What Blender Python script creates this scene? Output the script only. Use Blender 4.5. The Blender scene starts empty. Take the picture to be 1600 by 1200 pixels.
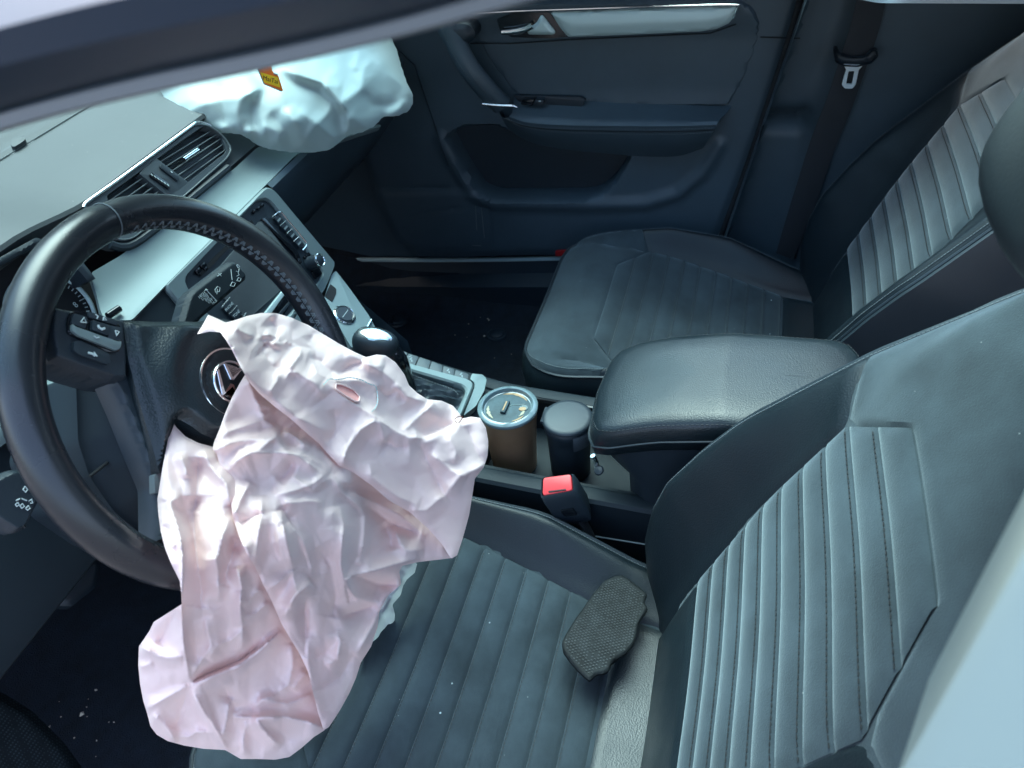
import bpy, bmesh, math, random
import numpy as np
from mathutils import Vector, Matrix
from mathutils.geometry import delaunay_2d_cdt
random.seed(7); rng = np.random.default_rng(7)
C = bpy.context.scene.collection
scn = bpy.context.scene

# ------------------------------------------------------------------ camera
F = 1211.117
R = np.array([[0.266991, -0.95907, -0.094341], [-0.65167, -0.107557, -0.750838], [0.70996, 0.261946, -0.653713]])
CAM = np.array([-0.81524, 0.020138, 1.148814])
cd = bpy.data.cameras.new('camera'); cam = bpy.data.objects.new('camera', cd); C.objects.link(cam)
m = Matrix.Identity(4)
for i in range(3):
    m[i][0] = R[0][i]; m[i][1] = -R[1][i]; m[i][2] = -R[2][i]; m[i][3] = CAM[i]
cam.matrix_world = m
cd.sensor_width = 7.6; cd.lens = F / 1600 * 7.6; cd.clip_start = .02; cd.clip_end = 500
cd.dof.use_dof = True; cd.dof.focus_distance = .95; cd.dof.aperture_fstop = 2.2
scn.camera = cam
# ------------------------------------------------------------------ light
SUN_EL, SUN_AZ = 64, 52          # degrees; azimuth clockwise from +Y (the car's nose)
w = bpy.data.worlds.new("World"); scn.world = w; w.use_nodes = True
nt = w.node_tree; bg = nt.nodes['Background']
sky = nt.nodes.new('ShaderNodeTexSky'); sky.sky_type = 'NISHITA'; sky.sun_disc = False
sky.sun_elevation = math.radians(SUN_EL); sky.sun_rotation = math.radians(SUN_AZ)
sky.air_density = 1.0; sky.dust_density = 4.0; sky.ozone_density = .8
nt.links.new(sky.outputs[0], bg.inputs[0]); bg.inputs[1].default_value = .14
sd = bpy.data.lights.new('sun', 'SUN'); sun = bpy.data.objects.new('sun', sd); C.objects.link(sun)
sd.energy = 1.2; sd.angle = math.radians(52); sd.color = (1, .97, .92)
e, a = math.radians(SUN_EL), math.radians(SUN_AZ)
sv = Vector((math.sin(a) * math.cos(e), math.cos(a) * math.cos(e), math.sin(e)))
sun.rotation_euler = sv.to_track_quat('Z', 'Y').to_euler(); sun.location = sv * 5
scn.view_settings.view_transform = 'Standard'; scn.view_settings.look = 'None'
scn.view_settings.exposure = 2.62; scn.view_settings.gamma = 1
scn.cycles.use_denoising = True
scn.cycles.max_bounces = 10; scn.cycles.diffuse_bounces = 5; scn.cycles.glossy_bounces = 4
scn.cycles.sample_clamp_indirect = 8; scn.cycles.caustics_reflective = False; scn.cycles.caustics_refractive = False

# ------------------------------------------------------------------ pixel <-> place
def V3(*a): return np.array(a, float)
def nrm(v): v = np.asarray(v, float); return v / np.linalg.norm(v)
def rays(P):
    P = np.atleast_2d(np.asarray(P, float))
    return np.c_[(P[:, 0] - 800) / F, (P[:, 1] - 600) / F, np.ones(len(P))] @ R
def at(P, pl):
    """measured picture points laid on the plane pl = (point, normal)"""
    d = rays(P); p, n = pl; t = ((p - CAM) @ n) / (d @ n); return CAM + d * t[:, None]
def deep(P, z): return CAM + rays(P) * np.asarray(z, float)[:, None]
def px(X):
    q = (np.atleast_2d(X) - CAM) @ R.T; return q[:, :2] / q[:, 2:] * F + [800, 600]
def PX(x): return (V3(x, 0, 0), V3(1, 0, 0))
def PY(y): return (V3(0, y, 0), V3(0, 1, 0))
def PZ(z): return (V3(0, 0, z), V3(0, 0, 1))
WC = V3(-0.366, 0.4897, 0.6874); WT = 0.426
WN = V3(0, -math.cos(WT), math.sin(WT)); WU = V3(0, math.sin(WT), math.cos(WT)); WX = V3(1, 0, 0)
def WP(off): return (WC + WN * off, WN)
PV = (V3(0, .80, .70), nrm((0, -.85, .53)))
PR = (V3(0, .721, .617), nrm((0, -.92, .39)))
PS = (V3(0, .727, .632), nrm((0, -.6, .8)))
PG = (V3(0, .40, .327), nrm((0, -.287, .958)))
PC = (V3(0, .655, .465), nrm((0, -.62, .78)))
PD = PX(.70)

# ------------------------------------------------------------------ materials
def mat(name, col, rough=.5, metal=0, bump=None, spec=.5, sheen=0, coat=0, var=0, trans=0, vscale=8, rvar=0, dust=0, dotgain=1.3):
    M = bpy.data.materials.new(name); M.use_nodes = True; t = M.node_tree; b = t.nodes['Principled BSDF']
    L = t.links.new; N = t.nodes.new
    b.inputs['Base Color'].default_value = (*col, 1); b.inputs['Roughness'].default_value = rough
    b.inputs['Metallic'].default_value = metal; b.inputs['Specular IOR Level'].default_value = spec
    b.inputs['Coat Weight'].default_value = coat; b.inputs['Coat Roughness'].default_value = .1
    b.inputs['Transmission Weight'].default_value = trans
    if sheen:
        b.inputs['Sheen Weight'].default_value = sheen; b.inputs['Sheen Roughness'].default_value = .4
        b.inputs['Sheen Tint'].default_value = (.7, .85, .9, 1)
    tc = N('ShaderNodeTexCoord')
    if var or dust:
        n1 = N('ShaderNodeTexNoise'); n1.inputs['Scale'].default_value = vscale; n1.inputs['Detail'].default_value = 6
        n1.inputs['Roughness'].default_value = .65; L(tc.outputs['Object'], n1.inputs['Vector'])
        r = N('ShaderNodeValToRGB'); r.color_ramp.elements[0].position = .3; r.color_ramp.elements[1].position = .72
        r.color_ramp.elements[0].color = (*[c * (1 - var) for c in col], 1)
        r.color_ramp.elements[1].color = (*[min(1, c * (1 + var)) for c in col], 1)
        L(n1.outputs['Fac'], r.inputs[0]); out = r.outputs[0]
        if dust:
            n2 = N('ShaderNodeTexVoronoi'); n2.inputs['Scale'].default_value = 150; L(tc.outputs['Object'], n2.inputs['Vector'])
            ma = N('ShaderNodeMath'); ma.operation = 'LESS_THAN'; L(n2.outputs['Distance'], ma.inputs[0])
            n3 = N('ShaderNodeSeparateColor'); L(n2.outputs['Color'], n3.inputs[0])
            mb = N('ShaderNodeMapRange'); mb.inputs[1].default_value = .965; mb.inputs[2].default_value = 1
            mb.inputs[3].default_value = 0; mb.inputs[4].default_value = .14; L(n3.outputs[0], mb.inputs[0]); L(mb.outputs[0], ma.inputs[1])
            mc = N('ShaderNodeMath'); mc.operation = 'MULTIPLY'; mc.inputs[1].default_value = dust; L(ma.outputs[0], mc.inputs[0])
            mx = N('ShaderNodeMix'); mx.data_type = 'RGBA'; L(mc.outputs[0], mx.inputs[0]); L(out, mx.inputs[6])
            mx.inputs[7].default_value = (.35, .36, .34, 1); out = mx.outputs[2]
        L(out, b.inputs['Base Color'])
    if rvar:
        n4 = N('ShaderNodeTexNoise'); n4.inputs['Scale'].default_value = 11; n4.inputs['Detail'].default_value = 5
        L(tc.outputs['Object'], n4.inputs['Vector']); mr = N('ShaderNodeMapRange')
        mr.inputs[1].default_value = .3; mr.inputs[2].default_value = .7
        mr.inputs[3].default_value = max(.03, rough - rvar); mr.inputs[4].default_value = rough + rvar
        L(n4.outputs['Fac'], mr.inputs[0]); L(mr.outputs[0], b.inputs['Roughness'])
    if bump:
        kind, sc, st, dist = bump
        bp = N('ShaderNodeBump'); bp.inputs['Strength'].default_value = st; bp.inputs['Distance'].default_value = dist
        if kind == 'grain':
            v = N('ShaderNodeTexVoronoi'); v.feature = 'F1'; v.inputs['Scale'].default_value = sc; L(tc.outputs['Object'], v.inputs['Vector'])
            L(v.outputs['Distance'], bp.inputs['Height']); bp.invert = True
        elif kind == 'noise':
            v = N('ShaderNodeTexNoise'); v.inputs['Scale'].default_value = sc; v.inputs['Detail'].default_value = 5; L(tc.outputs['Object'], v.inputs['Vector'])
            L(v.outputs['Fac'], bp.inputs['Height'])
        elif kind == 'brush':
            mp = N('ShaderNodeMapping'); mp.inputs['Scale'].default_value = (sc * .02, sc, sc); L(tc.outputs['Object'], mp.inputs['Vector'])
            v = N('ShaderNodeTexNoise'); v.inputs['Scale'].default_value = 1; L(mp.outputs[0], v.inputs['Vector']); L(v.outputs['Fac'], bp.inputs['Height'])
        elif kind == 'dots':
            v = N('ShaderNodeTexVoronoi'); v.inputs['Randomness'].default_value = .12; v.inputs['Scale'].default_value = sc; L(tc.outputs['Object'], v.inputs['Vector'])
            q = N('ShaderNodeMath'); q.operation = 'LESS_THAN'; q.inputs[1].default_value = .34; L(v.outputs['Distance'], q.inputs[0]); L(q.outputs[0], bp.inputs['Height'])
            lk = b.inputs['Base Color'].links; my = N('ShaderNodeMix'); my.data_type = 'RGBA'; my.blend_type = 'MULTIPLY'; my.inputs[0].default_value = 1
            mr = N('ShaderNodeMapRange'); mr.inputs[3].default_value = .75; mr.inputs[4].default_value = dotgain; L(q.outputs[0], mr.inputs[0])
            if lk: L(lk[0].from_socket, my.inputs[6])
            else: my.inputs[6].default_value = (*col, 1)
            L(mr.outputs[0], my.inputs[7]); L(my.outputs[2], b.inputs['Base Color'])
        elif kind == 'weave':
            s = None
            for ax in ('X', 'DIAGONAL'):
                v = N('ShaderNodeTexWave'); v.bands_direction = ax; v.inputs['Scale'].default_value = sc; v.inputs['Distortion'].default_value = .6
                v.inputs['Detail'].default_value = 1; L(tc.outputs['Object'], v.inputs['Vector'])
                if s is None: s = v.outputs['Fac']
                else:
                    q = N('ShaderNodeMath'); q.operation = 'ADD'; L(s, q.inputs[0]); L(v.outputs['Fac'], q.inputs[1]); s = q.outputs[0]
            L(s, bp.inputs['Height'])
        L(bp.outputs[0], b.inputs['Normal'])
    return M
M = dict(  # blacks, silver and whites lean blue-cyan, taking in the cast of the light
    leather=mat('black_leather', (.0075, .0135, .0175), .37, bump=('grain', 520, .4, .0006), spec=.42, rvar=.08, var=.15),
    leather_shaded=mat('shaded_bolster_leather', (.0055, .010, .0135), .42, bump=('grain', 520, .35, .0006), spec=.3, rvar=.06),  # same seat leather, darkened and dulled for bolsters that reflect less light
    leather_side=mat('black_leather_smooth', (.011, .018, .024), .42, bump=('grain', 620, .2, .0005)),
    wheel=mat('worn_wheel_leather', (.012, .014, .018), .30, bump=('grain', 900, .12, .0004), rvar=.1),
    suede=mat('charcoal_suede', (.029, .040, .047), .95, bump=('noise', 700, .5, .0008), sheen=.4, var=.36, spec=.15, dust=.5, vscale=11),
    plastic=mat('black_plastic', (.011, .019, .027), .48, bump=('grain', 800, .18, .0004)),
    door=mat('door_plastic', (.040, .062, .078), .5, bump=('grain', 900, .15, .0004), var=.12),
    dash=mat('dash_pad', (.046, .055, .060), .6, bump=('grain', 1100, .25, .0004), dust=.35, var=.08),
    dashdark=mat('dash_lower', (.045, .058, .068), .55, bump=('grain', 1000, .2, .0004)),
    mesh=mat('dotted_grille', (.043, .052, .057), .6, bump=('dots', 330, .8, .001), dotgain=1.7),
    rubber=mat('dotted_rubber', (.011, .015, .017), .5, bump=('dots', 290, .9, .0012), var=.3, vscale=40, dotgain=2.2, spec=.12),
    padrubber=mat('worn_pad_rubber', (.010, .012, .013), .55, var=.5, vscale=45, spec=.12, bump=('noise', 700, .3, .0004)), tread=mat('worn_tread', (.024, .028, .030), .5, var=.5, vscale=90, spec=.2),
    silver=mat('silver_trim', (.15, .195, .20), .55, metal=.2, spec=.35, rvar=.06, dust=.12, var=.03),
    brushed=mat('brushed_metal', (.48, .60, .59), .5, metal=.35, bump=('brush', 900, .12, .0003)),
    chrome=mat('chrome', (.80, .84, .84), .12, metal=1),
    gloss=mat('gloss_black', (.006, .008, .011), .12),
    screen=mat('screen_glass', (.11, .125, .125), .35, dust=.35, var=.2),
    dark=mat('deep_black', (.004, .005, .007), .8),
    carpet=mat('black_carpet', (.005, .010, .017), .95, bump=('noise', 500, .8, .004), var=.5, vscale=40),
    pink=mat('pink_airbag_cloth', (.84, .625, .585), .38, bump=('weave', 340, .16, .0004), spec=.45, sheen=.2),
    white=mat('white_airbag_cloth', (.47, .56, .545), .45, bump=('weave', 340, .10, .0004), spec=.4, sheen=.15),
    clearcloth=mat('grey_white_cloth', (.44, .42, .45), .5, trans=.0),
    red=mat('red_plastic', (.62, .035, .04), .4),
    reddim=mat('red_reflector', (.30, .01, .012), .35),
    copper=mat('copper_steel', (.50, .31, .19), .38, metal=.75, rvar=.1, var=.15),
    lid=mat('tinted_lid', (.035, .06, .07), .5, spec=.25, var=.5, vscale=30),
    lidclear=mat('clear_lid_ring', (.13, .18, .19), .12, spec=.6, coat=.5),
    orange=mat('orange_tag', (.90, .20, .02), .4), yellow=mat('yellow_tag', (.95, .62, .02), .45),
    ink=mat('brown_ink', (.12, .02, .005), .5),
    print=mat('white_print', (.42, .48, .48), .6), dimprint=mat('grey_print', (.18, .22, .23), .6),
    shroud=mat('shroud_plastic', (.007, .013, .018), .6, spec=.25, bump=('grain', 900, .15, .0004)), thread=mat('grey_thread', (.10, .12, .13), .8), dthread=mat('dark_thread', (.012, .014, .016), .8),
    paint=mat('shaded_white_paint', (.29, .40, .375), .4), slat=mat('vent_slat', (.10, .12, .125), .35), steel=mat('belt_steel', (.75, .80, .80), .3, metal=.3), satin=mat('satin_chrome', (.72, .78, .78), .24, metal=1),  # paint: white body colour dimmed and cooled for the shade on the pillar
    frame=mat('satin_black_frame', (.012, .024, .042), .5, spec=.3), seal=mat('grey_rubber_seal', (.19, .22, .25), .5),
    asphalt=mat('asphalt', (.10, .10, .10), .9, bump=('noise', 60, .5, .01), var=.3),
    crumb=mat('pale_crumb', (.5, .42, .33), .8), belt=mat('belt_webbing', (.010, .012, .016), .7, bump=('brush', 900, .5, .0005)),
    coffee=mat('coffee_residue', (.30, .17, .07), .5), mud=mat('dried_drops', (.36, .33, .22), .7), headl=mat('headliner', (.20, .21, .22), .9),
)

def sheer(m, col, k):
    t = m.node_tree; b = t.nodes['Principled BSDF']; o = [n for n in t.nodes if n.type == 'OUTPUT_MATERIAL'][0]
    tl = t.nodes.new('ShaderNodeBsdfTranslucent'); tl.inputs[0].default_value = (*col, 1); mx = t.nodes.new('ShaderNodeMixShader'); mx.inputs[0].default_value = k
    t.links.new(b.outputs[0], mx.inputs[1]); t.links.new(tl.outputs[0], mx.inputs[2]); t.links.new(mx.outputs[0], o.inputs[0])
sheer(M['pink'], (.85, .45, .42), .16); sheer(M['white'], (.7, .85, .82), .12); sheer(M['clearcloth'], (.5, .55, .55), .4)
# ------------------------------------------------------------------ objects
ORG = {}
def thing(name, label, cat, loc=(0, 0, 0), group=None):
    o = bpy.data.objects.new(name, None); o.empty_display_size = .05; C.objects.link(o); o.location = loc
    o['label'] = label; o['category'] = cat
    if group: o['group'] = group
    ORG[o.name] = V3(*loc); return o
def link(name, vs, fs, m, parent=None, smooth=True, angle=38):
    org = ORG[parent.name] if parent else V3(0, 0, 0)
    me = bpy.data.meshes.new(name); me.from_pydata((np.asarray(vs, float) - org).tolist(), [], [list(map(int, f)) for f in fs]); me.update()
    if smooth:
        me.shade_smooth()
        if angle: me.set_sharp_from_angle(angle=math.radians(angle))
    me.materials.append(M[m] if isinstance(m, str) else m)
    o = bpy.data.objects.new(name, me); C.objects.link(o)
    if parent: o.parent = parent
    ORG[o.name] = org; return o
def solo(o, label, cat, group=None, kind=None):
    if label: o['label'] = label; o['category'] = cat
    if group: o['group'] = group
    if kind: o['kind'] = kind
    return o
def tris_fix(name, bm, m, parent, smooth=True, angle=38):
    bm.normal_update(); vs = [v.co[:] for v in bm.verts]; bm.verts.index_update()
    fs = [[v.index for v in f.verts] for f in bm.faces]; bm.free(); return link(name, vs, fs, m, parent, smooth, angle)
def rnd(P, r, n=4):
    """round the corners of a closed polygon by r (same unit as P)"""
    P = np.asarray(P, float); out = []; k = len(P)
    for i in range(k):
        a, b, c = P[i - 1], P[i], P[(i + 1) % k]; la, lc = np.linalg.norm(a - b), np.linalg.norm(c - b)
        q = min(r, .45 * la, .45 * lc)
        if q < 1e-6 or r == 0: out.append(b); continue
        s, t = b + (a - b) / la * q, b + (c - b) / lc * q
        for j in range(n + 1):
            u = j / n; out.append((1 - u) ** 2 * s + 2 * u * (1 - u) * b + u * u * t)
    return np.array(out)
def prism(name, pts, n, h, back, m, parent=None, bev=.0012, seg=2):
    """solid with the outline pts, front face h along n, back face `back` behind"""
    n = nrm(n); pts = np.asarray(pts, float)
    area = sum(np.cross(pts[i] - pts[0], pts[i + 1] - pts[0]) @ n for i in range(1, len(pts) - 1))
    if area < 0: pts = pts[::-1]
    bm = bmesh.new(); k = len(pts)
    f = [bm.verts.new(p + n * h) for p in pts]; b = [bm.verts.new(p - n * back) for p in pts]
    bm.faces.new(f); bm.faces.new(b[::-1])
    for i in range(k): bm.faces.new((f[i - 1], b[i - 1], b[i], f[i]))
    if bev:
        es = [e for e in bm.edges if e.verts[0] in f and e.verts[1] in f]
        try: bmesh.ops.bevel(bm, geom=es, offset=bev, segments=seg, profile=.6, affect='EDGES', clamp_overlap=True)
        except Exception: pass
    return tris_fix(name, bm, m, parent)
def plate(name, P, pl, h, back, m, parent=None, r=0, bev=.0012, seg=2):
    return prism(name, at(rnd(P, r) if r else P, pl), pl[1], h, back, m, parent, bev, seg)
def resample(P, n, closed=True):
    P = np.asarray(P, float)
    if closed: P = np.vstack([P, P[:1]])
    L = np.r_[0, np.cumsum(np.linalg.norm(np.diff(P, axis=0), axis=1))]
    s = np.linspace(0, L[-1], n + (1 if closed else 0));
    if closed: s = s[:-1]
    return np.stack([np.interp(s, L, P[:, k]) for k in range(P.shape[1])], 1)
def spl(P, n, closed=False):
    """smooth curve through the points (Catmull-Rom), n samples"""
    P = np.asarray(P, float); k = len(P)
    Q = np.vstack([P[-1:], P, P[:2]]) if closed else np.vstack([2 * P[:1] - P[1:2], P, 2 * P[-1:] - P[-2:-1]])
    segs = k if closed else k - 1; out = []
    for i in range(segs):
        p0, p1, p2, p3 = Q[i], Q[i + 1], Q[i + 2], Q[i + 3]
        for u in np.linspace(0, 1, 12, endpoint=False):
            out.append(.5 * (2 * p1 + (p2 - p0) * u + (2 * p0 - 5 * p1 + 4 * p2 - p3) * u * u + (3 * p1 - p0 - 3 * p2 + p3) * u ** 3))
    if not closed: out.append(P[-1])
    return resample(np.array(out), n, closed)
def ring(name, outer, inner, n, h, back, m, parent=None, k=96, bev=.001):
    """frame between two closed outlines"""
    n = nrm(n); o = resample(outer, k); i = resample(inner, k)
    s = np.argmin(((i - o[0]) ** 2).sum(1)); i = np.roll(i, -s, 0)
    if ((np.roll(i, -k // 4, 0)[0] - o[k // 4]) ** 2).sum() > ((np.roll(i, k // 4, 0)[0] - o[k // 4]) ** 2).sum(): i = np.roll(i[::-1], 1, 0)
    e = np.clip(bev / np.maximum(np.linalg.norm(o - i, axis=1), 1e-6), 0, .4)[:, None]
    L = [o - n * back, o + n * (h - bev), o + (i - o) * e + n * h, i + (o - i) * e + n * h, i + n * (h - bev), i - n * back]
    vs = np.vstack(L); fs = []
    for a in range(5):
        for j in range(k): fs.append((a * k + j, a * k + (j + 1) % k, (a + 1) * k + (j + 1) % k, (a + 1) * k + j))
    me = link(name, vs, fs, m, parent); fixn(me); return me
def fixn(o):
    bm = bmesh.new(); bm.from_mesh(o.data); bmesh.ops.recalc_face_normals(bm, faces=bm.faces); bm.to_mesh(o.data); bm.free()
    o.data.set_sharp_from_angle(angle=math.radians(38))
def tube_geo(path, r, seg=10, closed=False, flat=1.0, up=None):
    path = np.asarray(path, float); n = len(path); r = np.broadcast_to(np.asarray(r, float), (n,))
    T = np.gradient(path, axis=0) if not closed else np.roll(path, -1, 0) - np.roll(path, 1, 0)
    T = T / np.maximum(np.linalg.norm(T, axis=1, keepdims=True), 1e-9)
    if up is None:
        up = V3(0, 0, 1) if abs(T[0][2]) < .9 else V3(0, 1, 0)
    vs, fs = [], []; A = up
    for i in range(n):
        A = (A if not hasattr(up, 'shape') or up.ndim == 1 else up[i]); A = A - T[i] * (A @ T[i]); A = nrm(A); B = np.cross(T[i], A)
        for j in range(seg):
            t = 2 * math.pi * j / seg; vs.append(path[i] + r[i] * (math.cos(t) * A * flat + math.sin(t) * B))
    for i in range(n if closed else n - 1):
        k = (i + 1) % n
        for j in range(seg): fs.append((i * seg + j, i * seg + (j + 1) % seg, k * seg + (j + 1) % seg, k * seg + j))
    if not closed: fs += [tuple(range(seg))[::-1], tuple((n - 1) * seg + j for j in range(seg))]
    return vs, fs
def tube(name, path, r, m, parent=None, seg=10, closed=False, flat=1.0, up=None):
    o = link(name, *tube_geo(path, r, seg, closed, flat, up), m, parent); fixn(o); return o
def grid(name, rows, m, parent=None, closed=False, angle=38):
    rows = np.asarray(rows, float); a, b = rows.shape[:2]; fs = []
    for i in range(a - 1):
        for j in range(b if closed else b - 1): fs.append((i * b + j, i * b + (j + 1) % b, (i + 1) * b + (j + 1) % b, (i + 1) * b + j))
    return link(name, rows.reshape(-1, 3), fs, m, parent, angle=angle)
def lathe(name, prof, base, axis, m, parent=None, seg=40):
    ax = nrm(axis); u = nrm(np.cross(ax, V3(.3, .9, .1))); v = np.cross(ax, u)
    rows = [[base + ax * h + r * (math.cos(t) * u + math.sin(t) * v) for t in np.linspace(0, 2 * math.pi, seg, endpoint=False)] for r, h in prof]
    o = grid(name, rows, m, parent, closed=True); fixn(o); return o
def box(name, c, ax, ay, az, s, m, parent=None, bev=.002):
    """box with centre c, axes and full sizes"""
    ax, ay, az = nrm(ax), nrm(ay), nrm(az)
    bm = bmesh.new(); bmesh.ops.create_cube(bm, size=1)
    for v in bm.verts: v.co = Vector(V3(*c) + ax * v.co.x * s[0] + ay * v.co.y * s[1] + az * v.co.z * s[2])
    bmesh.ops.recalc_face_normals(bm, faces=bm.faces)
    if bev: bmesh.ops.bevel(bm, geom=list(bm.edges), offset=bev, segments=3, profile=.6, affect='EDGES', clamp_overlap=True)
    return tris_fix(name, bm, m, parent)
def stitches(name, path, n, m, parent=None, gap=.0045, ln=.003, r=.00045, cross=None):
    """a row of thread stitches lying on the path"""
    path = np.asarray(path, float); L = np.linalg.norm(np.diff(path, axis=0), axis=1).sum(); k = max(2, int(L / gap))
    Q = resample(path, k * 4 + 1, False); vs, fs = [], []
    nn = np.broadcast_to(np.asarray(n, float), Q.shape) if np.ndim(n) == 1 else resample(n, len(Q), False)
    for i in range(k):
        p = Q[i * 4]; t = nrm(Q[min(i * 4 + 2, len(Q) - 1)] - Q[max(i * 4 - 2, 0)]); u = nrm(nn[i * 4]); b = nrm(np.cross(u, t))
        a0, a1 = p - t * ln / 2, p + t * ln / 2
        if cross: a0, a1 = p - t * ln / 2 - b * cross * (1 if i % 2 else -1), p + t * ln / 2 + b * cross * (1 if i % 2 else -1); t = nrm(a1 - a0); b = nrm(np.cross(u, t))
        s = len(vs)
        for q in (a0, a1):
            vs += [q - b * r - u * r, q - b * r + u * r * .6, q + b * r + u * r * .6, q + b * r - u * r]
        for j in range(4): fs.append((s + j, s + (j + 1) % 4, s + 4 + (j + 1) % 4, s + 4 + j))
        fs += [(s, s + 3, s + 2, s + 1), (s + 4, s + 5, s + 6, s + 7)]
    o = link(name, vs, fs, m, parent); o['kind'] = 'stuff'; return o
def words(name, s, X, right, up, size, m, parent=None):
    cu = bpy.data.curves.new('t', 'FONT'); cu.body = s; cu.size = size; cu.align_x = 'CENTER'; cu.align_y = 'CENTER'; cu.extrude = .00012; cu.resolution_u = 2
    o = bpy.data.objects.new('t', cu); C.objects.link(o); bpy.context.view_layer.update()
    me = bpy.data.meshes.new_from_object(o.evaluated_get(bpy.context.evaluated_depsgraph_get()))
    bpy.data.objects.remove(o)
    right = nrm(right); n = nrm(np.cross(right, up)); up = np.cross(n, right)
    vs = [V3(*X) + right * v.co.x + up * v.co.y + n * v.co.z for v in me.vertices]; fs = [list(p.vertices) for p in me.polygons]
    return link(name, vs, fs, m, parent, smooth=False)
# ---- sheets cut to a measured outline (used for cloth, pads, shrouds)
def inside(Q, P):
    r = np.zeros(len(Q), bool); k = len(P); j = k - 1
    for i in range(k):
        a, b = P[i], P[j]
        c = ((a[1] > Q[:, 1]) != (b[1] > Q[:, 1])) & (Q[:, 0] < (b[0] - a[0]) * (Q[:, 1] - a[1]) / ((b[1] - a[1]) or 1e-9) + a[0])
        r ^= c; j = i
    return r
def dline(Q, P, closed=False):
    """unsigned distance, signed side, and 0..1 position along a polyline"""
    P = np.asarray(P, float)
    if closed: P = np.vstack([P, P[:1]])
    L = np.r_[0, np.cumsum(np.linalg.norm(np.diff(P, axis=0), axis=1))]
    best = np.full(len(Q), 1e9); side = np.zeros(len(Q)); pos = np.zeros(len(Q))
    for i in range(len(P) - 1):
        a, d = P[i], P[i + 1] - P[i]; l2 = d @ d + 1e-9; q = Q - a
        t = np.clip((q @ d) / l2, 0, 1); e = q - t[:, None] * d; dd = np.hypot(e[:, 0], e[:, 1]); k = dd < best
        best = np.where(k, dd, best); side = np.where(k, np.sign(d[0] * q[:, 1] - d[1] * q[:, 0]), side); pos = np.where(k, (L[i] + t * math.sqrt(l2)) / L[-1], pos)
    return best, side, pos
def cut(P, step, hole=None):
    """triangulate a closed outline with an even fill of points"""
    O = resample(P, max(8, int(np.linalg.norm(np.diff(np.vstack([P, P[:1]]), axis=0), axis=1).sum() / step)))
    lo, hi = O.min(0), O.max(0); xs = np.arange(lo[0], hi[0], step); ys = np.arange(lo[1], hi[1], step * .87)
    G = np.array([(x + (step / 2 if j % 2 else 0), y) for j, y in enumerate(ys) for x in xs]); G = G + rng.uniform(-.12, .12, G.shape) * step
    G = G[inside(G, O)]; G = G[dline(G, O, True)[0] > step * .6]
    n = len(O); ed = [(i, (i + 1) % n) for i in range(n)]; A = [O]
    if hole is not None:
        H = resample(hole, max(8, int(np.linalg.norm(np.diff(np.vstack([hole, hole[:1]]), axis=0), axis=1).sum() / step))); k = len(H)
        ed += [(n + i, n + (i + 1) % k) for i in range(k)]; A.append(H); G = G[~inside(G, H)]; G = G[dline(G, H, True)[0] > step * .6]
    A = np.vstack(A + [G])
    r = delaunay_2d_cdt([Vector(p) for p in A], ed, [list(range(n))], 1, 1e-4)
    V = np.array([v[:] for v in r[0]]); fs = [list(f) for f in r[2]]
    if hole is not None:
        c = inside(np.array([V[f].mean(0) for f in fs]), H); fs = [f for f, q in zip(fs, c) if not q]
    return V, fs, O
def sheet(name, P, base, h, m, parent=None, step=5, skirt=0, n=None, angle=50, hole=None):
    """base(Q)->3D or plane; h(Q, d)->height along n (d = picture distance to the rim); skirt closes the rim backwards"""
    V, fs, O = cut(np.asarray(P, float), step, hole); d = dline(V, O, True)[0]
    if isinstance(base, tuple): n = base[1]; X = at(V, base)
    else: X = base(V)
    X = X + np.asarray(n)[None] * np.asarray(h(V, d))[:, None]
    if skirt:
        ec = {}
        for f in fs:
            for i in range(len(f)):
                e = (f[i], f[(i + 1) % len(f)]); ec[e] = 1
        vs = X.tolist(); mp = {}
        for (a, b) in list(ec):
            if (b, a) not in ec:
                for q in (a, b):
                    if q not in mp: mp[q] = len(vs); vs.append((X[q] - np.asarray(n) * skirt).tolist())
                fs.append([b, a, mp[a], mp[b]])
        X = np.array(vs)
    o = link(name, X, fs, m, parent, angle=angle); fixn(o); return o
def sm(x): x = np.clip(x, 0, 1); return x * x * (3 - 2 * x)
def dup(root, off, label):
    r = root.copy(); C.objects.link(r); r.location = Vector(root.location) + Vector(off); r['label'] = label
    for ch in list(root.children):
        c = ch.copy(); C.objects.link(c); c.parent = r
        for g in ch.children:
            d = g.copy(); C.objects.link(d); d.parent = c
    return r
# ================================================================== the car's shell
body = thing('car_shell', 'dark car shell with blurred roof rail, pale pillar edge and grey pillar trim', 'car shell', (0, 0, 0))
def glass(name, tint):
    G = bpy.data.materials.new(name); G.use_nodes = True; t = G.node_tree; t.nodes.clear()
    o_, mx, tr, gl, lw = (t.nodes.new('ShaderNode' + q) for q in ('OutputMaterial', 'MixShader', 'BsdfTransparent', 'BsdfGlossy', 'Fresnel'))
    tr.inputs[0].default_value = (*tint, 1); gl.inputs['Roughness'].default_value = .02; lw.inputs[0].default_value = 1.45
    t.links.new(lw.outputs[0], mx.inputs[0]); t.links.new(tr.outputs[0], mx.inputs[1]); t.links.new(gl.outputs[0], mx.inputs[2]); t.links.new(mx.outputs[0], o_.inputs[0]); return G
M['glass'] = glass('tinted_glass', (.62, .90, .93)); M['screenglass'] = glass('windscreen_glass', (.44, .66, .70))  # tints chosen to cool the daylight; the windscreen's also dims it

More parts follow.
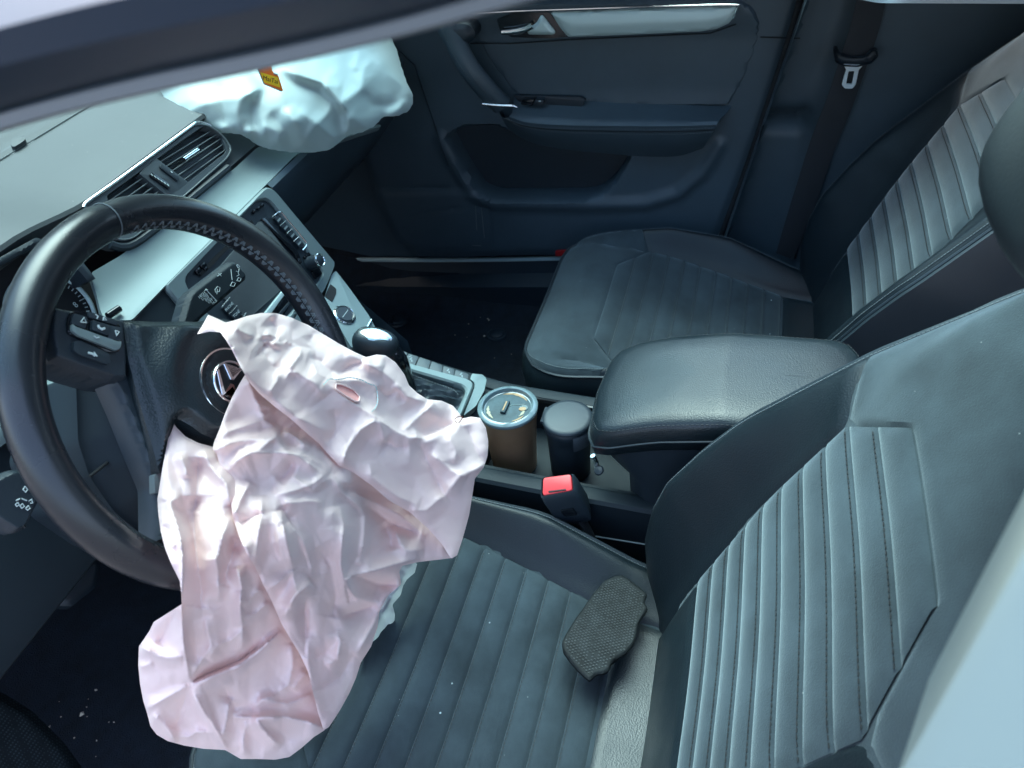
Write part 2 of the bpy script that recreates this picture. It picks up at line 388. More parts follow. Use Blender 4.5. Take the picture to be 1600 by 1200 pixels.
o = link('ground', [(-40, -40, -.35), (40, -40, -.35), (40, 40, -.35), (-40, 40, -.35)], [(0, 1, 2, 3)], 'asphalt'); o['kind'] = 'structure'
rows = []
for y in np.linspace(-1.7, 1.3, 50):
    rows.append([(x, y, .02 + .05 * sm((y - .85) / .4) + .0 * x + .09 * sm((abs(x) - .62) / .1) + .004 * math.sin(31 * x + 17 * y)) for x in np.linspace(-.74, .74, 50)])
o = grid('floor_carpet', rows, 'carpet'); o['kind'] = 'structure'
box('firewall', (0, 1.33, .35), (1, 0, 0), (0, 1, 0), (0, 0, 1), (1.5, .03, .9), 'dark', body)
box('rear_bulkhead', (0, -1.75, .5), (1, 0, 0), (0, 1, 0), (0, 0, 1), (1.5, .05, 1.1), 'carpet', body)
RZ = lambda x: 1.205 - .09 * (x / .62) ** 2
for nm, x0, x1, y0, y1 in (('roof_panel', -.61, .56, -1.7, -.50), ('roof_panel', -.61, .56, .32, .44), ('roof_panel', -.61, -.40, -.50, .32), ('roof_panel', .44, .56, -.50, .32)):
    grid(nm, [[(x, y, RZ(x)) for x in np.linspace(x0, x1, 8)] for y in np.linspace(y0, y1, 8)], 'headl', body)
grid('assumed_sunroof', [[(x, y, RZ(x) + .01) for x in np.linspace(-.41, .45, 10)] for y in np.linspace(-.51, .33, 8)], 'glass', body)  # unseen sunroof, added to let light in from above
grid('windscreen', [[(x, .43 + .87 * u - .10 * (x / .6) ** 2 * u, RZ(x) - (.41 - .05 * (x / .6) ** 2) * u) for x in np.linspace(-.66, .70, 16)] for u in np.linspace(-.04, 1, 12)], 'screenglass', body)
link('kick_panel', [(.735, .55, -.02), (.735, 1.34, -.02), (.735, 1.34, .80), (.735, .72, .72), (.725, .62, .3)], [(0, 1, 2, 3, 4)], 'door', body)
tube('door_gap_strip', spl(at([(1256, -20), (1234, 58), (1204, 150), (1168, 258), (1121, 384)], PX(.694)), 40), .0058, 'dark', body, 8)  # dark strip laid over the door gap in place of its shade
# passenger sill: scuff strip and its bright lip under the door
sl = [(520, 404), (640, 405), (760, 404.5), (890, 402)]
sill = at(sl, PX(.715)); ia = spl(sill, 24)
grid('door_sill', [ia + V3(.02, 0, -.002), ia + V3(0, 0, .0), ia + V3(-.004, 0, -.003), ia + V3(-.012, 0, -.035), ia + V3(-.05, 0, -.05), ia + V3(-.055, 0, -.14)], 'plastic', body)
grid('sill_lip', [ia + V3(.004, 0, .002), ia + V3(-.003, 0, .0035), ia + V3(-.0065, 0, .001), ia + V3(-.007, 0, -.004)], 'brushed', body)
# roof rail of the near door opening, with the paler seal along its lower edge (close to the lens, out of focus)
lo = [(-60, 226), (0, 207), (120, 172), (250, 140), (400, 108), (520, 80), (640, 50), (760, 18), (900, -22), (1000, -55)]
mid = [(-60, 190), (0, 173), (120, 140), (250, 108), (400, 76), (520, 49), (640, 19), (760, -16), (900, -56), (1000, -88)]
hi = [(-60, 40), (0, 16), (120, -18), (250, -50), (400, -82), (520, -110), (640, -138), (760, -170), (900, -210), (1000, -240)]
A = at(lo, PX(-.615)); B = at(mid, PX(-.630)); D = at(hi, PX(-.655))
grid('weather_seal', [spl(q, 40) for q in (A + V3(.03, 0, .006), A + V3(.008, 0, .001), A, A * .75 + B * .25 + V3(-.008, 0, 0), A * .45 + B * .55 + V3(-.011, 0, 0), B + V3(-.006, 0, 0), B + V3(.012, 0, .004))], 'seal', body)
grid('roof_rail', [spl(q, 40) for q in (B + V3(.02, 0, 0), B + V3(-.002, 0, 0), B * .7 + D * .3 + V3(-.012, 0, 0), B * .4 + D * .6 + V3(-.017, 0, 0), D * .9 + B * .1 + V3(-.012, 0, 0), D + V3(.01, 0, .004), D + V3(.06, 0, .012))], 'frame', body)
hb = at([(-60, 34), (0, 8), (120, -26)], PX(-.645)); 
tube('visor_edge', spl(at([(-30, 26), (20, 12), (70, 0), (130, -20)], PX(-.60)), 14), .004, 'seal', body)
# white pillar edge at the lower right of the opening
pe = [on for on in at([(1632, 790), (1618, 815), (1516, 1000), (1406, 1200), (1376, 1255)], PX(-.69))]
pe = resample(np.array(pe), 16, False)
pr = [pe + V3(.05, -.02, 0), pe + V3(.004, -.0035, 0), pe + V3(0, -.001, 0), pe + V3(-.004, -.004, 0), pe + V3(-.02, -.05, 0), pe + V3(-.03, -.14, 0), pe + V3(-.03, -.30, 0)]
grid('door_pillar', pr, 'paint', body)
# passenger side pillar trim, rear door and the gap behind the passenger door
PT = [(1262, -20), (1120, 400), (1240, 420), (1350, 330), (1480, 200), (1620, 60), (1620, -20)]
sheet('pillar_trim', PT, PX(.70), lambda Q, d: .012 + .028 * sm((Q[:, 0] - (1262 - (Q[:, 1] + 20) * .338) - 55 - 20 * sm((Q[:, 1] - 150) / 200)) / 60) * -1 - .012 * np.clip(1 - d / 10, 0, 1) ** 2
      + .03 * np.exp(-((Q[:, 1] - 190 + 30 * sm((Q[:, 0] - 1240) / 60)) / 12.) ** 2) * sm((1275 - Q[:, 0]) / 30), 'door', body, 9, .06, V3(-1, 0, 0))
box('rear_door', (.735, -.95, .52), (1, 0, 0), (0, 1, 0), (0, 0, 1), (.03, 1.5, 1.1), 'door', body)
box('outer_skin', (.79, .3, .22), (1, 0, 0), (0, 1, 0), (0, 0, 1), (.06, 3.3, 1.0), 'paint', body)
tube('trim_joint', at([(1452, 62), (1490, 48), (1540, 44)], PX(.715)), .0015, 'dark', body, 6)

# ================================================================== seats
SX, SY, SA = -.385, .055, math.radians(25)
cA, sA = math.cos(SA), math.sin(SA)
def cw(s, t, z): return V3(SX + s, SY + t, z)
def bw(s, r, d): return V3(SX + s, SY + d * cA - r * sA, .285 + r * cA + d * sA)
I = np.interp
def si(t): return I(t, [0, .07, .185, .295, .39, .51], [.132, .138, .165, .19, .19, .19])
def se(t):
    return I(t, [-.03, .05, .2, .40], [.205, .215, .238, .236]) if t < .40 else .236 - .10 * (1 - math.sqrt(max(0, 1 - ((t - .40) / .112) ** 2)))
def zi(t): return I(t, [-.03, .0, .07, .20, .39, .45, .48, .512], [.225, .230, .236, .261, .292, .298, .294, .278])
def zb(t): return I(t, [-.03, 0, .06, .175, .30, .38, .45, .48, .512], [.235, .246, .262, .305, .318, .308, .298, .294, .278])
def zc(s, t):
    a, b = si(t), se(t); k = (abs(s) - a) / max(b - a, .005)
    z = zi(t)
    if k > 0: z += (zb(t) - zi(t)) * sm(k * 1.15) - .014 * max(0, (k - .72) / .28) ** 2.2
    z -= .0045 * math.exp(-((abs(s) - a) / .0045) ** 2) + .004 * math.exp(-(abs(s) / .13) ** 2) * 1.2
    return z
def tmin(s): return I(abs(s), [0, .12, .19, .24], [.392, .392, .335, .362])
def many(name, paths, n, par):
    os_ = [stitches('t', q, n, 'dthread', None, .0055, .0036, .0005) for q in paths]; vs, fs = [], []
    for o in os_:
        b = len(vs); vs += [tuple(v.co) for v in o.data.vertices]; fs += [[i + b for i in f.vertices] for f in o.data.polygons]; bpy.data.objects.remove(o)
    o = link(name, vs, fs, 'dthread', par); o['kind'] = 'stuff'
def make_seat(label):
    T = thing('car_seat', label, 'seat', (SX, SY, 0), 'front seats of the car')
    # seat cushion: rear leather strip and the side skirts
    ts = np.r_[np.linspace(-.03, .40, 26), .40 + .112 * np.sin(np.linspace(0, math.pi / 2, 12)[1:])]
    out = [(-se(t), t) for t in ts] + [(s, .512) for s in np.linspace(-.136, .136, 14)[1:-1]] + [(se(t), t) for t in ts[::-1]]
    top = np.array([cw(s, t, zc(s, t) + .001) for s, t in out]); c0 = cw(0, .2, 0)
    def ins(k, dz): q = top.copy(); q[:, :2] += (c0[:2] - q[:, :2]) * k; q[:, 2] = q[:, 2] + dz if dz is not None else .06; return q
    cu = grid('seat_cushion', [top, ins(-.02, -.012), ins(-.03, -.04), ins(-.012, -.09), ins(.03, None)], 'leather', T)
    rear = [[cw(u * si(t), t, zc(u * si(t), t) - (.005 if abs(t - .066) < .003 else 0) - .008 * math.exp(-((t + .0) / .012) ** 2) * 0) for u in np.linspace(-1, 1, 30)] for t in np.linspace(-.03, .068, 14)]
    grid('rear_panel', rear, 'leather', cu)
    for sg in (-1, 1):
        rows = []
        for u in np.linspace(0, 1, 18):
            row = []
            for v in np.linspace(-.03, 1, 44):
                t = -.03 + (v + .03) / 1.03 * (I(u, [0, 1], [.337, .365]) + .03); s = si(t) + u * (se(t) - si(t))
                row.append(cw(sg * s, t, zc(s, t) - .004 * math.exp(-((v - 1) / .012) ** 2)))
            rows.append(row)
        o = grid('cushion_bolster', rows, 'leather_shaded', T)
        ln = [cw(sg * (si(t) + .006), t, zc(si(t) + .006, t) + .0008) for t in np.linspace(.0, .33, 50)]
    rows = []
    for v in np.linspace(0, 1, 26):
        row = []
        for u in np.linspace(-1, 1, 60):
            tb = .40 + .112 * math.sin(min(1, (1 - abs(u)) / .42) * math.pi / 2) if abs(u) > .58 else .512
            sb = se(min(tb, .512)) if abs(u) > .58 else abs(u) / .58 * .136
            s0 = abs(u) * .236; t0 = tmin(s0)
            s = s0 + (sb - s0) * v; t = t0 + (tb - t0) * v
            z = zc(s, min(t, .512)) - .004 * math.exp(-(v / .02) ** 2)
            row.append(cw(math.copysign(s, u), t, z))
        rows.append(row)
    grid('cushion_front', rows, 'suede', T)
    grid('cushion_backing', [[cw(s, t, zc(s, t) - .0034) for s in np.linspace(-.19, .19, 24)] for t in np.linspace(.0, .46, 24)], 'suede', cu)
    N = 10; e = np.linspace(.07, .392, N + 1); TH = []
    for k in range(N):
        rows = []
        for v in np.linspace(0, 1, 12):
            t = e[k] + (e[k + 1] - e[k]) * v; w = si(t) if t < .335 else I(t, [.335, .392], [.19, .12])
            rows.append([cw(u * w, t, zc(u * w * .97, t) + .0050 * (1 - abs(2 * v - 1) ** 2) * (1 - abs(u) ** 14) - .0024 * abs(2 * v - 1) ** 16 - .001) for u in np.linspace(-1, 1, 40)])
        grid('pleat', rows, 'suede', cu)
        if k:
            t = e[k] - .0028; w = (si(t) if t < .335 else I(t, [.335, .392], [.19, .12])) * .97
            TH.append([cw(u * w, t, zc(u * w, t) + .0008) for u in np.linspace(-1, 1, 20)])
    many('pleat_stitching', TH, (0, 0, 1), cu)
    # piping and thread of the cushion
    tube('piping', top + V3(0, 0, .001), .0028, 'leather_side', cu, 6)
    th = np.array([cw(s * .965, t, zc(s * .965, t) + .0012) for s, t in out[:36]]); stitches('stitching', th, (0, 0, 1), 'thread', cu)
    th = np.array([cw(s * .965, t, zc(s * .965, t) + .0012) for s, t in out[-36:]]); stitches('stitching', th, (0, 0, 1), 'thread', cu)
    vs = []
    # ---- backrest
    def bi(r): return I(r, [-.03, .06, .2, .35, .43], [.125, .135, .15, .152, .152])
    def be(r): return I(r, [-.10, .0, .1, .25, .40, .52, .60, .63], [.215, .228, .235, .238, .222, .195, .170, .150])
    def bd(r): return I(r, [-.10, -.05, 0, .05, .1, .17, .23, .385, .53, .63], [-.02, .02, .05, .066, .072, .064, .052, .006, -.042, -.075])
    def db(s, r):
        a, b = bi(r), be(r); k = (abs(s) - a) / max(.01, b - a)
        base = I(r, [-.1, 0, .07, .25, .43, .5, .58, .63], [-.02, -.006, 0, .004, 0, -.012, -.04, -.075])
        if k > 0: base += (bd(r) - base) * sm(k * 1.1) - .010 * max(0, (k - .75) / .25) ** 2
        return base - .004 * math.exp(-((abs(s) - a) / .0045) ** 2) * (r < .37) - .003 * math.exp(-(s / .1) ** 2)
    rs = np.linspace(-.10, .60, 44)
    edge = [(be(r), r) for r in rs] + [(.170 * math.cos(a) ** .7, .60 + .035 * math.sin(a)) for a in np.linspace(0, math.pi / 2, 8)[1:]]
    edge = edge + [(-s, r) for s, r in edge[::-1]]
    et = np.array([bw(s, r, db(abs(s), r) + .001) for s, r in edge])
    def back(k, d): return np.array([bw(s * (1 + k), r + (k * .1 if r > .5 else 0), (db(abs(s), r) + (d - db(abs(s), r)) * min(1, abs(d) * 8) if d else db(abs(s), r))) for s, r in edge])
    bk = grid('backrest', [et, back(.035, -.0), np.array([bw(s * 1.045, r, db(abs(s), r) - .02) for s, r in edge]), np.array([bw(s * 1.02, r, min(-.05, db(abs(s), r) - .05)) for s, r in edge]),
         np.array([bw(s * .99, r, -.105) for s, r in edge]), np.array([bw(s * .8, r * .95, -.135) for s, r in edge]), np.array([bw(0, r * .95, -.14) for s, r in edge])], 'leather_side', T)
    grid('lower_panel', [[bw(u * bi(r), r, db(u * bi(r), r) - (.004 if r > .064 else 0)) for u in np.linspace(-1, 1, 30)] for r in np.linspace(-.10, .068, 14)], 'leather', bk)
    for sg in (-1, 1):
        rows = []
        for u in np.linspace(0, 1, 20):
            row = []
            for v in np.linspace(0, 1, 50):
                r1 = I(u, [0, 1], [.352, .405]); r = -.10 + v * (r1 + .10); s = bi(r) + u * (be(r) - bi(r))
                row.append(bw(sg * s, r, db(s, r) - .004 * math.exp(-((v - 1) / .01) ** 2)))
            rows.append(row)
        grid('backrest_bolster', rows, 'leather_shaded', T)
    # suede upper panel, its lower rim follows the pleats and the leather
    def rmin(s): return I(abs(s), [0, .085, .152, .23], [.432, .432, .354, .408])
    rows = []
    for v in np.linspace(0, 1, 30):
        row = []
        for u in np.linspace(-1, 1, 50):
            a = abs(u); s0 = a * .222; r0 = rmin(s0)
            if a < .7: s1, r1 = a / .7 * .150, .635 - .02 * (a / .7) ** 4
            else: s1, r1 = I(a, [.7, .8, .9, 1], [.150, .176, .195, .2215]), I(a, [.7, .8, .9, 1], [.615, .58, .52, .405])
            s = s0 + (s1 - s0) * v; r = r0 + (r1 - r0) * v
            row.append(bw(math.copysign(s, u), r, db(s, r) - .004 * math.exp(-(v / .015) ** 2)))
        rows.append(row)
    grid('upper_panel', rows, 'suede', T)
    grid('back_backing', [[bw(s, r, db(s, r) - .0032) for s in np.linspace(-.19, .19, 24)] for r in np.linspace(-.05, .56, 30)], 'suede', bk)
    N = 10; e = np.linspace(.068, .432, N + 1); TH = []
    for k in range(N):
        rows = []
        for v in np.linspace(0, 1, 12):
            r = e[k] + (e[k + 1] - e[k]) * v; w = bi(r) if r < .354 else I(r, [.354, .432], [.152, .085])
            rows.append([bw(u * w, r, db(u * w * .97, r) + .0036 * (1 - abs(2 * v - 1) ** 2) * (1 - abs(u) ** 14) - .0016 * abs(2 * v - 1) ** 16 - .001) for u in np.linspace(-1, 1, 40)])
        grid('pleat', rows, 'suede', bk)
        if k:
            r = e[k] - .003; w = (bi(r) if r < .354 else I(r, [.354, .432], [.152, .085])) * .97
            TH.append([bw(u * w, r, db(u * w, r) + .0010) for u in np.linspace(-1, 1, 20)])
    many('pleat_stitching', TH, bw(0, 0, 1) - bw(0, 0, 0), bk)
    tube('piping', et[:len(et) // 2 + 1], .0026, 'leather_side', bk, 6); tube('piping', et[len(et) // 2:], .0026, 'leather_side', bk, 6)
    for sg in (-1, 1):
        th = [bw(sg * be(r) * .972, r, db(be(r) * .972, r) + .0014) for r in np.linspace(-.06, .57, 70)]
        stitches('stitching', th, bw(0, 0, 1) - bw(0, 0, 0), 'thread', bk)
    # ---- headrest on two posts
    HX, HR, HD = -.02, .80, .084
    hc = bw(HX, HR, HD); up = nrm(bw(0, 1, .28) - bw(0, 0, 0)); fw = nrm(np.cross(up, V3(1, 0, 0))); fw = fw if fw[1] > 0 else -fw
    vs, fs = [], []; n1, n2 = 28, 40
    for i in range(n1 + 1):
        a = -math.pi / 2 + math.pi * i / n1
        for j in range(n2):
            b = 2 * math.pi * j / n2; q = lambda x, p: math.copysign(abs(x) ** p, x)
            x = .134 * q(math.cos(a), .55) * q(math.cos(b), .62); y = .066 * q(math.cos(a), .6) * q(math.sin(b), .75); z = .140 * q(math.sin(a), .62)
            y -= .25 * x * x / .132 - .03 * (z / .105) ** 2
            vs.append(hc + V3(1, 0, 0) * x * (1 - .12 * (z / .105)) + fw * y + up * z)
    for i in range(n1):
        for j in range(n2): fs.append((i * n2 + j, i * n2 + (j + 1) % n2, (i + 1) * n2 + (j + 1) % n2, (i + 1) * n2 + j))
    hr = link('headrest', vs, fs, 'leather_side', T, angle=0); fixn(hr); hr.data.shade_smooth()
    for sg in (-1, 1): tube('headrest_post', [bw(sg * .07, .58, -.03), bw(sg * .07, .70, .0)], .006, 'chrome', hr, 10)
    return T
seat = make_seat('dark suede driver seat under the pink airbag with a rubber pad lying on its cushion')
dup(seat, (.77, -.194, 0), 'empty dark suede passenger seat beyond the centre armrest')
# ================================================================== dashboard
dash = thing('dashboard', 'grey dashboard with silver trim band, twin centre vents and dark glovebox', 'dashboard', (0, .82, .6))
def ext(name, prof, xs, m, parent, f=lambda x, y, z: (x, y, z)):
    return grid(name, [[V3(*f(x, y, z)) for x in xs] for y, z in prof], m, parent)
def hood(x, y, z): return (x, y, z + .016 * sm((-x - .10) / .14) * sm((1.0 - y) / .15) * sm((.62 + x) / .1 + .3))
xs = np.linspace(-.70, .70, 60)
ext('dash_pad', [(.835, .700), (.822, .722), (.818, .728), (.821, .7325), (.835, .736), (.88, .742), (.94, .747), (1.0, .751)], xs, 'dash', dash, hood)
ext('dash_fascia', [(.830, .722), (.815, .712), (.795, .686), (.785, .672), (.775, .664)], np.linspace(-.11, .69, 30), 'dashdark', dash, lambda x, y, z: (x, y + .004, z))
ext('defroster_panel', [(1.0, .7495), (1.002, .7525), (1.06, .758), (1.15, .768), (1.28, .785), (1.32, .78)], xs, 'mesh', dash, hood)
stitches('pad_edge_thread', [hood(x, 1.0, .7535) for x in np.linspace(-.66, .66, 90)], (0, 0, 1), 'dimprint', dash, .006, .0035, .0004)
# small oval sensor cover on the grille panel
PTOP = (V3(0, 1.06, .758), nrm((0, -.16, .98)))
el = [(28 + 30 * math.cos(t) * .95 - 8 * math.sin(t) * .2, 233 + 9 * math.sin(t) - 12 * math.cos(t)) for t in np.linspace(0, 2 * math.pi, 28, endpoint=False)]
sc = plate('sensor_cover', el, PTOP, .003, .002, 'dashdark', dash)
plate('sensor_dome', [(20, 238), (24, 228), (34, 222), (42, 224), (44, 228), (36, 234), (26, 240)], PTOP, .010, .001, 'dash', sc, 3, .003)
def off2(P, d):
    """shrink a picture outline by d"""
    P = np.asarray(P, float); k = len(P); out = []
    a = sum(P[i - 1][0] * P[i][1] - P[i][0] * P[i - 1][1] for i in range(k)); s = 1 if a > 0 else -1
    for i in range(k):
        e1, e2 = P[i] - P[i - 1], P[(i + 1) % k] - P[i]
        n1, n2 = V3(-e1[1], e1[0]) / (np.hypot(*e1) + 1e-9) * s, V3(-e2[1], e2[0]) / (np.hypot(*e2) + 1e-9) * s
        q = n1 + n2; q = q / max(.4, (q @ q) / 2) ; out.append(P[i] + q * d)
    return np.array(out)
HO = rnd([(128, 324), (303, 195), (322, 197), (345, 211), (361, 234), (354, 249), (292, 304), (231, 356), (204, 377), (184, 379), (160, 368), (132, 338)], 8)
vent = ring('vent_frame', at(HO, PV), at(off2(HO, 2.6), PV), PV[1], .006, .03, 'slat', dash)
tube('vent_trim', spl(at([(127, 327), (131, 320), (180, 285), (240, 241), (300, 196.5), (306, 194), (318, 196), (326, 199)], PV), 40) + PV[1] * .0055, .0021, 'satin', vent, 8)
OPN = rnd([(164, 308), (315, 199), (326, 200), (343, 213), (353, 238), (291, 287), (250, 319), (206, 353), (188, 352)], 4)
ring('vent_housing', at(off2(HO, 2.4), PV), at(OPN, PV), PV[1], .004, .03, 'dashdark', vent)
plate('vent_cavity', off2(HO, 3), PV, -.028, .03, 'dark', vent, 0, 0)
st = plate('vent_controls', [(215, 273), (241, 248), (293, 287), (262, 310)], PV, .004, .03, 'dashdark', dash, 3)
for c, dx, dy, m in (((246, 286), 17, 10.5, 'gloss'), ((261, 273), 16, 11, 'plastic')):
    plate('hazard_button' if m == 'gloss' else 'dash_button', [(c[0] - dx, c[1] - dy + 2), (c[0] - dx + 4, c[1] - dy - 4), (c[0] + dx, c[1] + dy - 5), (c[0] + dx - 2, c[1] + dy + 3)], PV, .0065, 0, m, st, 4, .001)
for i in range(6):
    u = (i + .5) / 6; p = at([(231 + 30 * u, 275 + 19 * u)], PV)[0] + PV[1] * .0068
    box('marking', p, (1, 0, 0), np.cross(PV[1], (1, 0, 0)), PV[1], (.0016, .0035, .0004), 'print', st, 0)
p = at([(264, 272)], PV)[0] + PV[1] * .0068; box('marking', p, (1, 0, 0), np.cross(PV[1], (1, 0, 0)), PV[1], (.002, .003, .0004), 'print', st, 0)
def slats(L0, L1, R0, R1, k):
    L0, L1, R0, R1 = [at([q], PV)[0] for q in (L0, L1, R0, R1)]
    for i in range(k):
        u = (i + .75) / (k + .4); a, b = L0 + (L1 - L0) * u, R0 + (R1 - R0) * u
        dn = nrm(np.cross(PV[1], b - a)); dn = dn if dn[1] > 0 else -dn
        box('slat', (a + b) / 2 - PV[1] * .006, b - a, PV[1] * .8 + dn * -.25 + V3(0, 0, .25), np.cross(b - a, PV[1]), (np.linalg.norm(b - a) + .006, .013, .0017), 'slat', vent, .0006)  # slat colour made paler to stand for the light along their edges
    for i in range(5):
        u = (i + .5) / 5; a, b = L0 + (R0 - L0) * u, L1 + (R1 - L1) * u
        box('vane', (a + b) / 2 - PV[1] * .019, b - a, PV[1], np.cross(b - a, PV[1]), (np.linalg.norm(b - a), .012, .0016), 'gloss', vent, 0)
slats((240, 249), (291, 287), (328, 197), (356, 238), 5)
slats((164, 308), (206, 353), (217, 272), (262, 309), 5)
kp = at([(287, 250), (309, 235)], (PV[0] + PV[1] * .004, PV[1])); tube('vent_slider', resample(kp, 6, False), .0042, 'chrome', vent, 10)
# silver band under the vents
SB = rnd([(600, 196), (520, 192), (404, 226), (366, 261), (299, 304), (240, 357), (190, 397), (140, 428), (152, 455), (158, 478), (164, 494), (205, 502), (256, 449), (373, 331), (463, 241)], 6)
sheet('silver_band', SB, PS, lambda Q, d: .001 - .009 * np.sin(np.pi * np.clip((at(Q, PS)[:, 1] - .727) / .058, 0, 1)), 'silver', dash, 6, .01)
lip = at([(356, 262), (300, 308), (236, 362), (198, 386), (172, 382)], (PV[0] + PV[1] * .0, PV[1])); tube('vent_lip', spl(lip, 24), .006, 'plastic', dash, 8)
plate('silver_band_end', rnd([(112, 570), (118, 583), (0, 687), (-40, 716), (-40, 684), (0, 652)], 3), PR, .034, .05, 'silver', dash, 0, .002)
tube('trim_slot', at([(168, 496), (186, 484)], PS) + PS[1] * .003, .0045, 'gloss', dash)
# passenger side: lip, glovebox lid and underside
ext('glovebox', [(.729, .634), (.722, .628), (.724, .612), (.735, .588), (.752, .535), (.765, .51), (.84, .43), (.86, .418), (1.15, .40)], np.linspace(.134, .69, 16), 'door', dash)
ext('knee_panel', [(.735, .634), (.728, .626), (.70, .56), (.675, .50), (.672, .48), (.70, .45), (.85, .38), (1.2, .30)], np.linspace(-.69, -.12, 20), 'shroud', dash)
ext('end_cap', [(.66, .40), (.70, .62), (.80, .72), (1.3, .78), (1.3, .4)], np.linspace(.685, .69, 2), 'plastic', dash)
# dial cluster behind the wheel rim
PK = (V3(-.25, .815, .69), nrm((0, -.9, .43)))
cl = plate('instrument_cluster', [(-60, 440), (0, 408), (58, 376), (112, 396), (146, 432), (160, 480), (162, 500), (60, 545), (-60, 560)], PK, -.004, .02, 'dark', dash, 6)
for cx_, cy_, r_ in ((82, 492, .052), (-42, 580, .052)):
    c = at([(cx_, cy_)], (PK[0] + PK[1] * .0, PK[1]))[0]; U = nrm(np.cross(PK[1], V3(1, 0, 0))); U = U if U[2] > 0 else -U
    ci = [c + r_ * (math.cos(t) * V3(1, 0, 0) + math.sin(t) * U) for t in np.linspace(0, 2 * math.pi, 48, endpoint=False)]
    tube('dial_bezel', ci, .0028, 'brushed', cl, 8, True)
    for i in range(41):
        t = math.radians(225 - 270 * i / 40); dr = math.cos(t) * V3(1, 0, 0) + math.sin(t) * U; big = i % 5 == 0
        box('tick', c + dr * (r_ * .84) + PK[1] * .001, dr, np.cross(PK[1], dr), PK[1], (.008 if big else .004, .0013, .0004), 'print', cl, 0)
    for i, s in enumerate('02468'):
        t = math.radians(225 - 270 * i * 2 / 9); words('numeral', s, c + (math.cos(t) * V3(1, 0, 0) + math.sin(t) * U) * r_ * .62 + PK[1] * .001, (1, 0, 0), U, .010, 'print', cl)
sh = sheet('cluster_hood', [(-80, 455), (0, 402), (56, 371), (100, 385), (130, 410), (150, 436), (138, 440), (108, 405), (58, 384), (0, 416), (-80, 470)], (PK[0] + PK[1] * .03, PK[1]), lambda Q, d: .002 * sm(d / 5), 'plastic', dash, 5, .04)

# ================================================================== stereo in the centre stack
FO = rnd([(414, 292), (426, 296), (523, 411), (507, 452), (470, 505), (395, 565), (345, 535), (285, 485), (255, 449)], 5)
FI = rnd([(290, 430), (400, 315), (414, 312), (425, 321), (503, 428), (498, 440), (425, 520), (370, 545), (297, 459), (288, 441)], 4)
ster = thing('car_stereo', 'dark screened car stereo in a silver surround, partly hidden by the wheel rim', 'car stereo', (0, .70, .55))
ring('surround', at(FO, PR), at(FI, PR), PR[1], .004, .03, 'silver', ster, 120, .003)
fp = plate('faceplate', FI, PR, -.001, .03, 'plastic', ster, 0, 0)
plate('disc_slot', [(309, 427), (392, 344), (396, 349), (314, 432)], PR, .0012, 0, 'dark', fp, 0, 0)
plate('screen', [(322, 440), (405, 346), (411, 346), (467, 420), (466, 428), (388, 498), (378, 494)], PR, .0012, .004, 'screen', ster, 3)
plate('screen_edge', [(406, 343), (412, 341), (464, 396), (470, 412), (466, 413), (458, 398)], PR, .0035, 0, 'gloss', fp, 1)
def keys(P0, P1, w0, w1, k, name, ring_m='chrome'):
    """a column of k keys between two picture edges"""
    P0, P1, w0, w1 = map(lambda q: np.array(q, float), (P0, P1, w0, w1)); out = []
    for i in range(k):
        a, b = P0 + (P1 - P0) * i / k, P0 + (P1 - P0) * (i + 1) / k; wv = w0 + (w1 - w0) * (i + .5) / k
        Q = np.array([a, a + wv, b + wv, b]); Qi = off2(Q, 1.3)
        kk = plate(name, Qi, PR, .004, .002, 'plastic', ster, 1, .0008); out.append(Qi.mean(0))
    return out
kc = keys((424, 342), (466, 391), (8, -7), (9, -8), 4, 'button')
for q in kc:
    X = at([q], PR)[0] + PR[1] * .0042; box('marking', X, (1, 0, 0), np.cross(PR[1], (1, 0, 0)), PR[1], (.010, .003, .0003), 'dimprint', fp, 0)
OR = [(422, 341), (432, 333), (437, 333), (476, 380), (476, 385), (470, 392)]
tube('button_trim', at(OR, PR) + PR[1] * .004, .0012, 'chrome', fp, 6)
for i in (1, 2, 3):
    a = np.array((424, 342)) + (np.array((466, 391)) - (424, 342)) * i / 4; tube('button_trim', at([a, a + (8.5, -7.5)], PR) + PR[1] * .0043, .0008, 'chrome', fp, 6)
kl = keys((344, 482), (366, 504), (11, -14), (12, -14), 2, 'button')
for q, s in zip(kl, ('PHONE', 'TONE')): words('marking', s, at([q], PR)[0] + PR[1] * .0044, (1, 0, 0), np.cross(PR[1], (1, 0, 0)), .0058, 'print', fp)
for P in ([(343, 481), (356, 466)], [(355, 492), (367, 479)], [(372, 505), (381, 490)]): tube('button_trim', at(P, PR) + PR[1] * .0043, .0009, 'chrome', fp, 6)
for q in ((314, 416), (320, 421), (396, 331), (403, 326), (408, 322)):
    P = [(q[0] - 3.4, q[1] - .2), (q[0] + .4, q[1] - 4), (q[0] + 3.6, q[1] - .4), (q[0] - .4, q[1] + 3.6)]; plate('button', P, PR, .003, .001, 'gloss', ster, 1, .0006)
plate('button', [(303, 424), (309, 418), (314, 423), (308, 430)], PR, .003, .001, 'gloss', ster, 1, .0006); plate('button', [(311, 416), (317, 410), (322, 415), (316, 421)], PR, .003, .001, 'gloss', ster, 1, .0006)
kb = at([(484, 412)], PR)[0]; kn = lathe('tuning_knob', [(.0, .024), (.0075, .024), (.0085, .0235)], kb, PR[1], 'plastic', ster, 28)
lathe('knob_cap', [(.0082, .023), (.0095, .0242), (.0105, .0235), (.0108, .021)], kb, PR[1], 'chrome', kn, 28); lathe('knob_side', [(.0108, .021), (.0112, .004), (.0118, .0)], kb, PR[1], 'plastic', kn, 28)
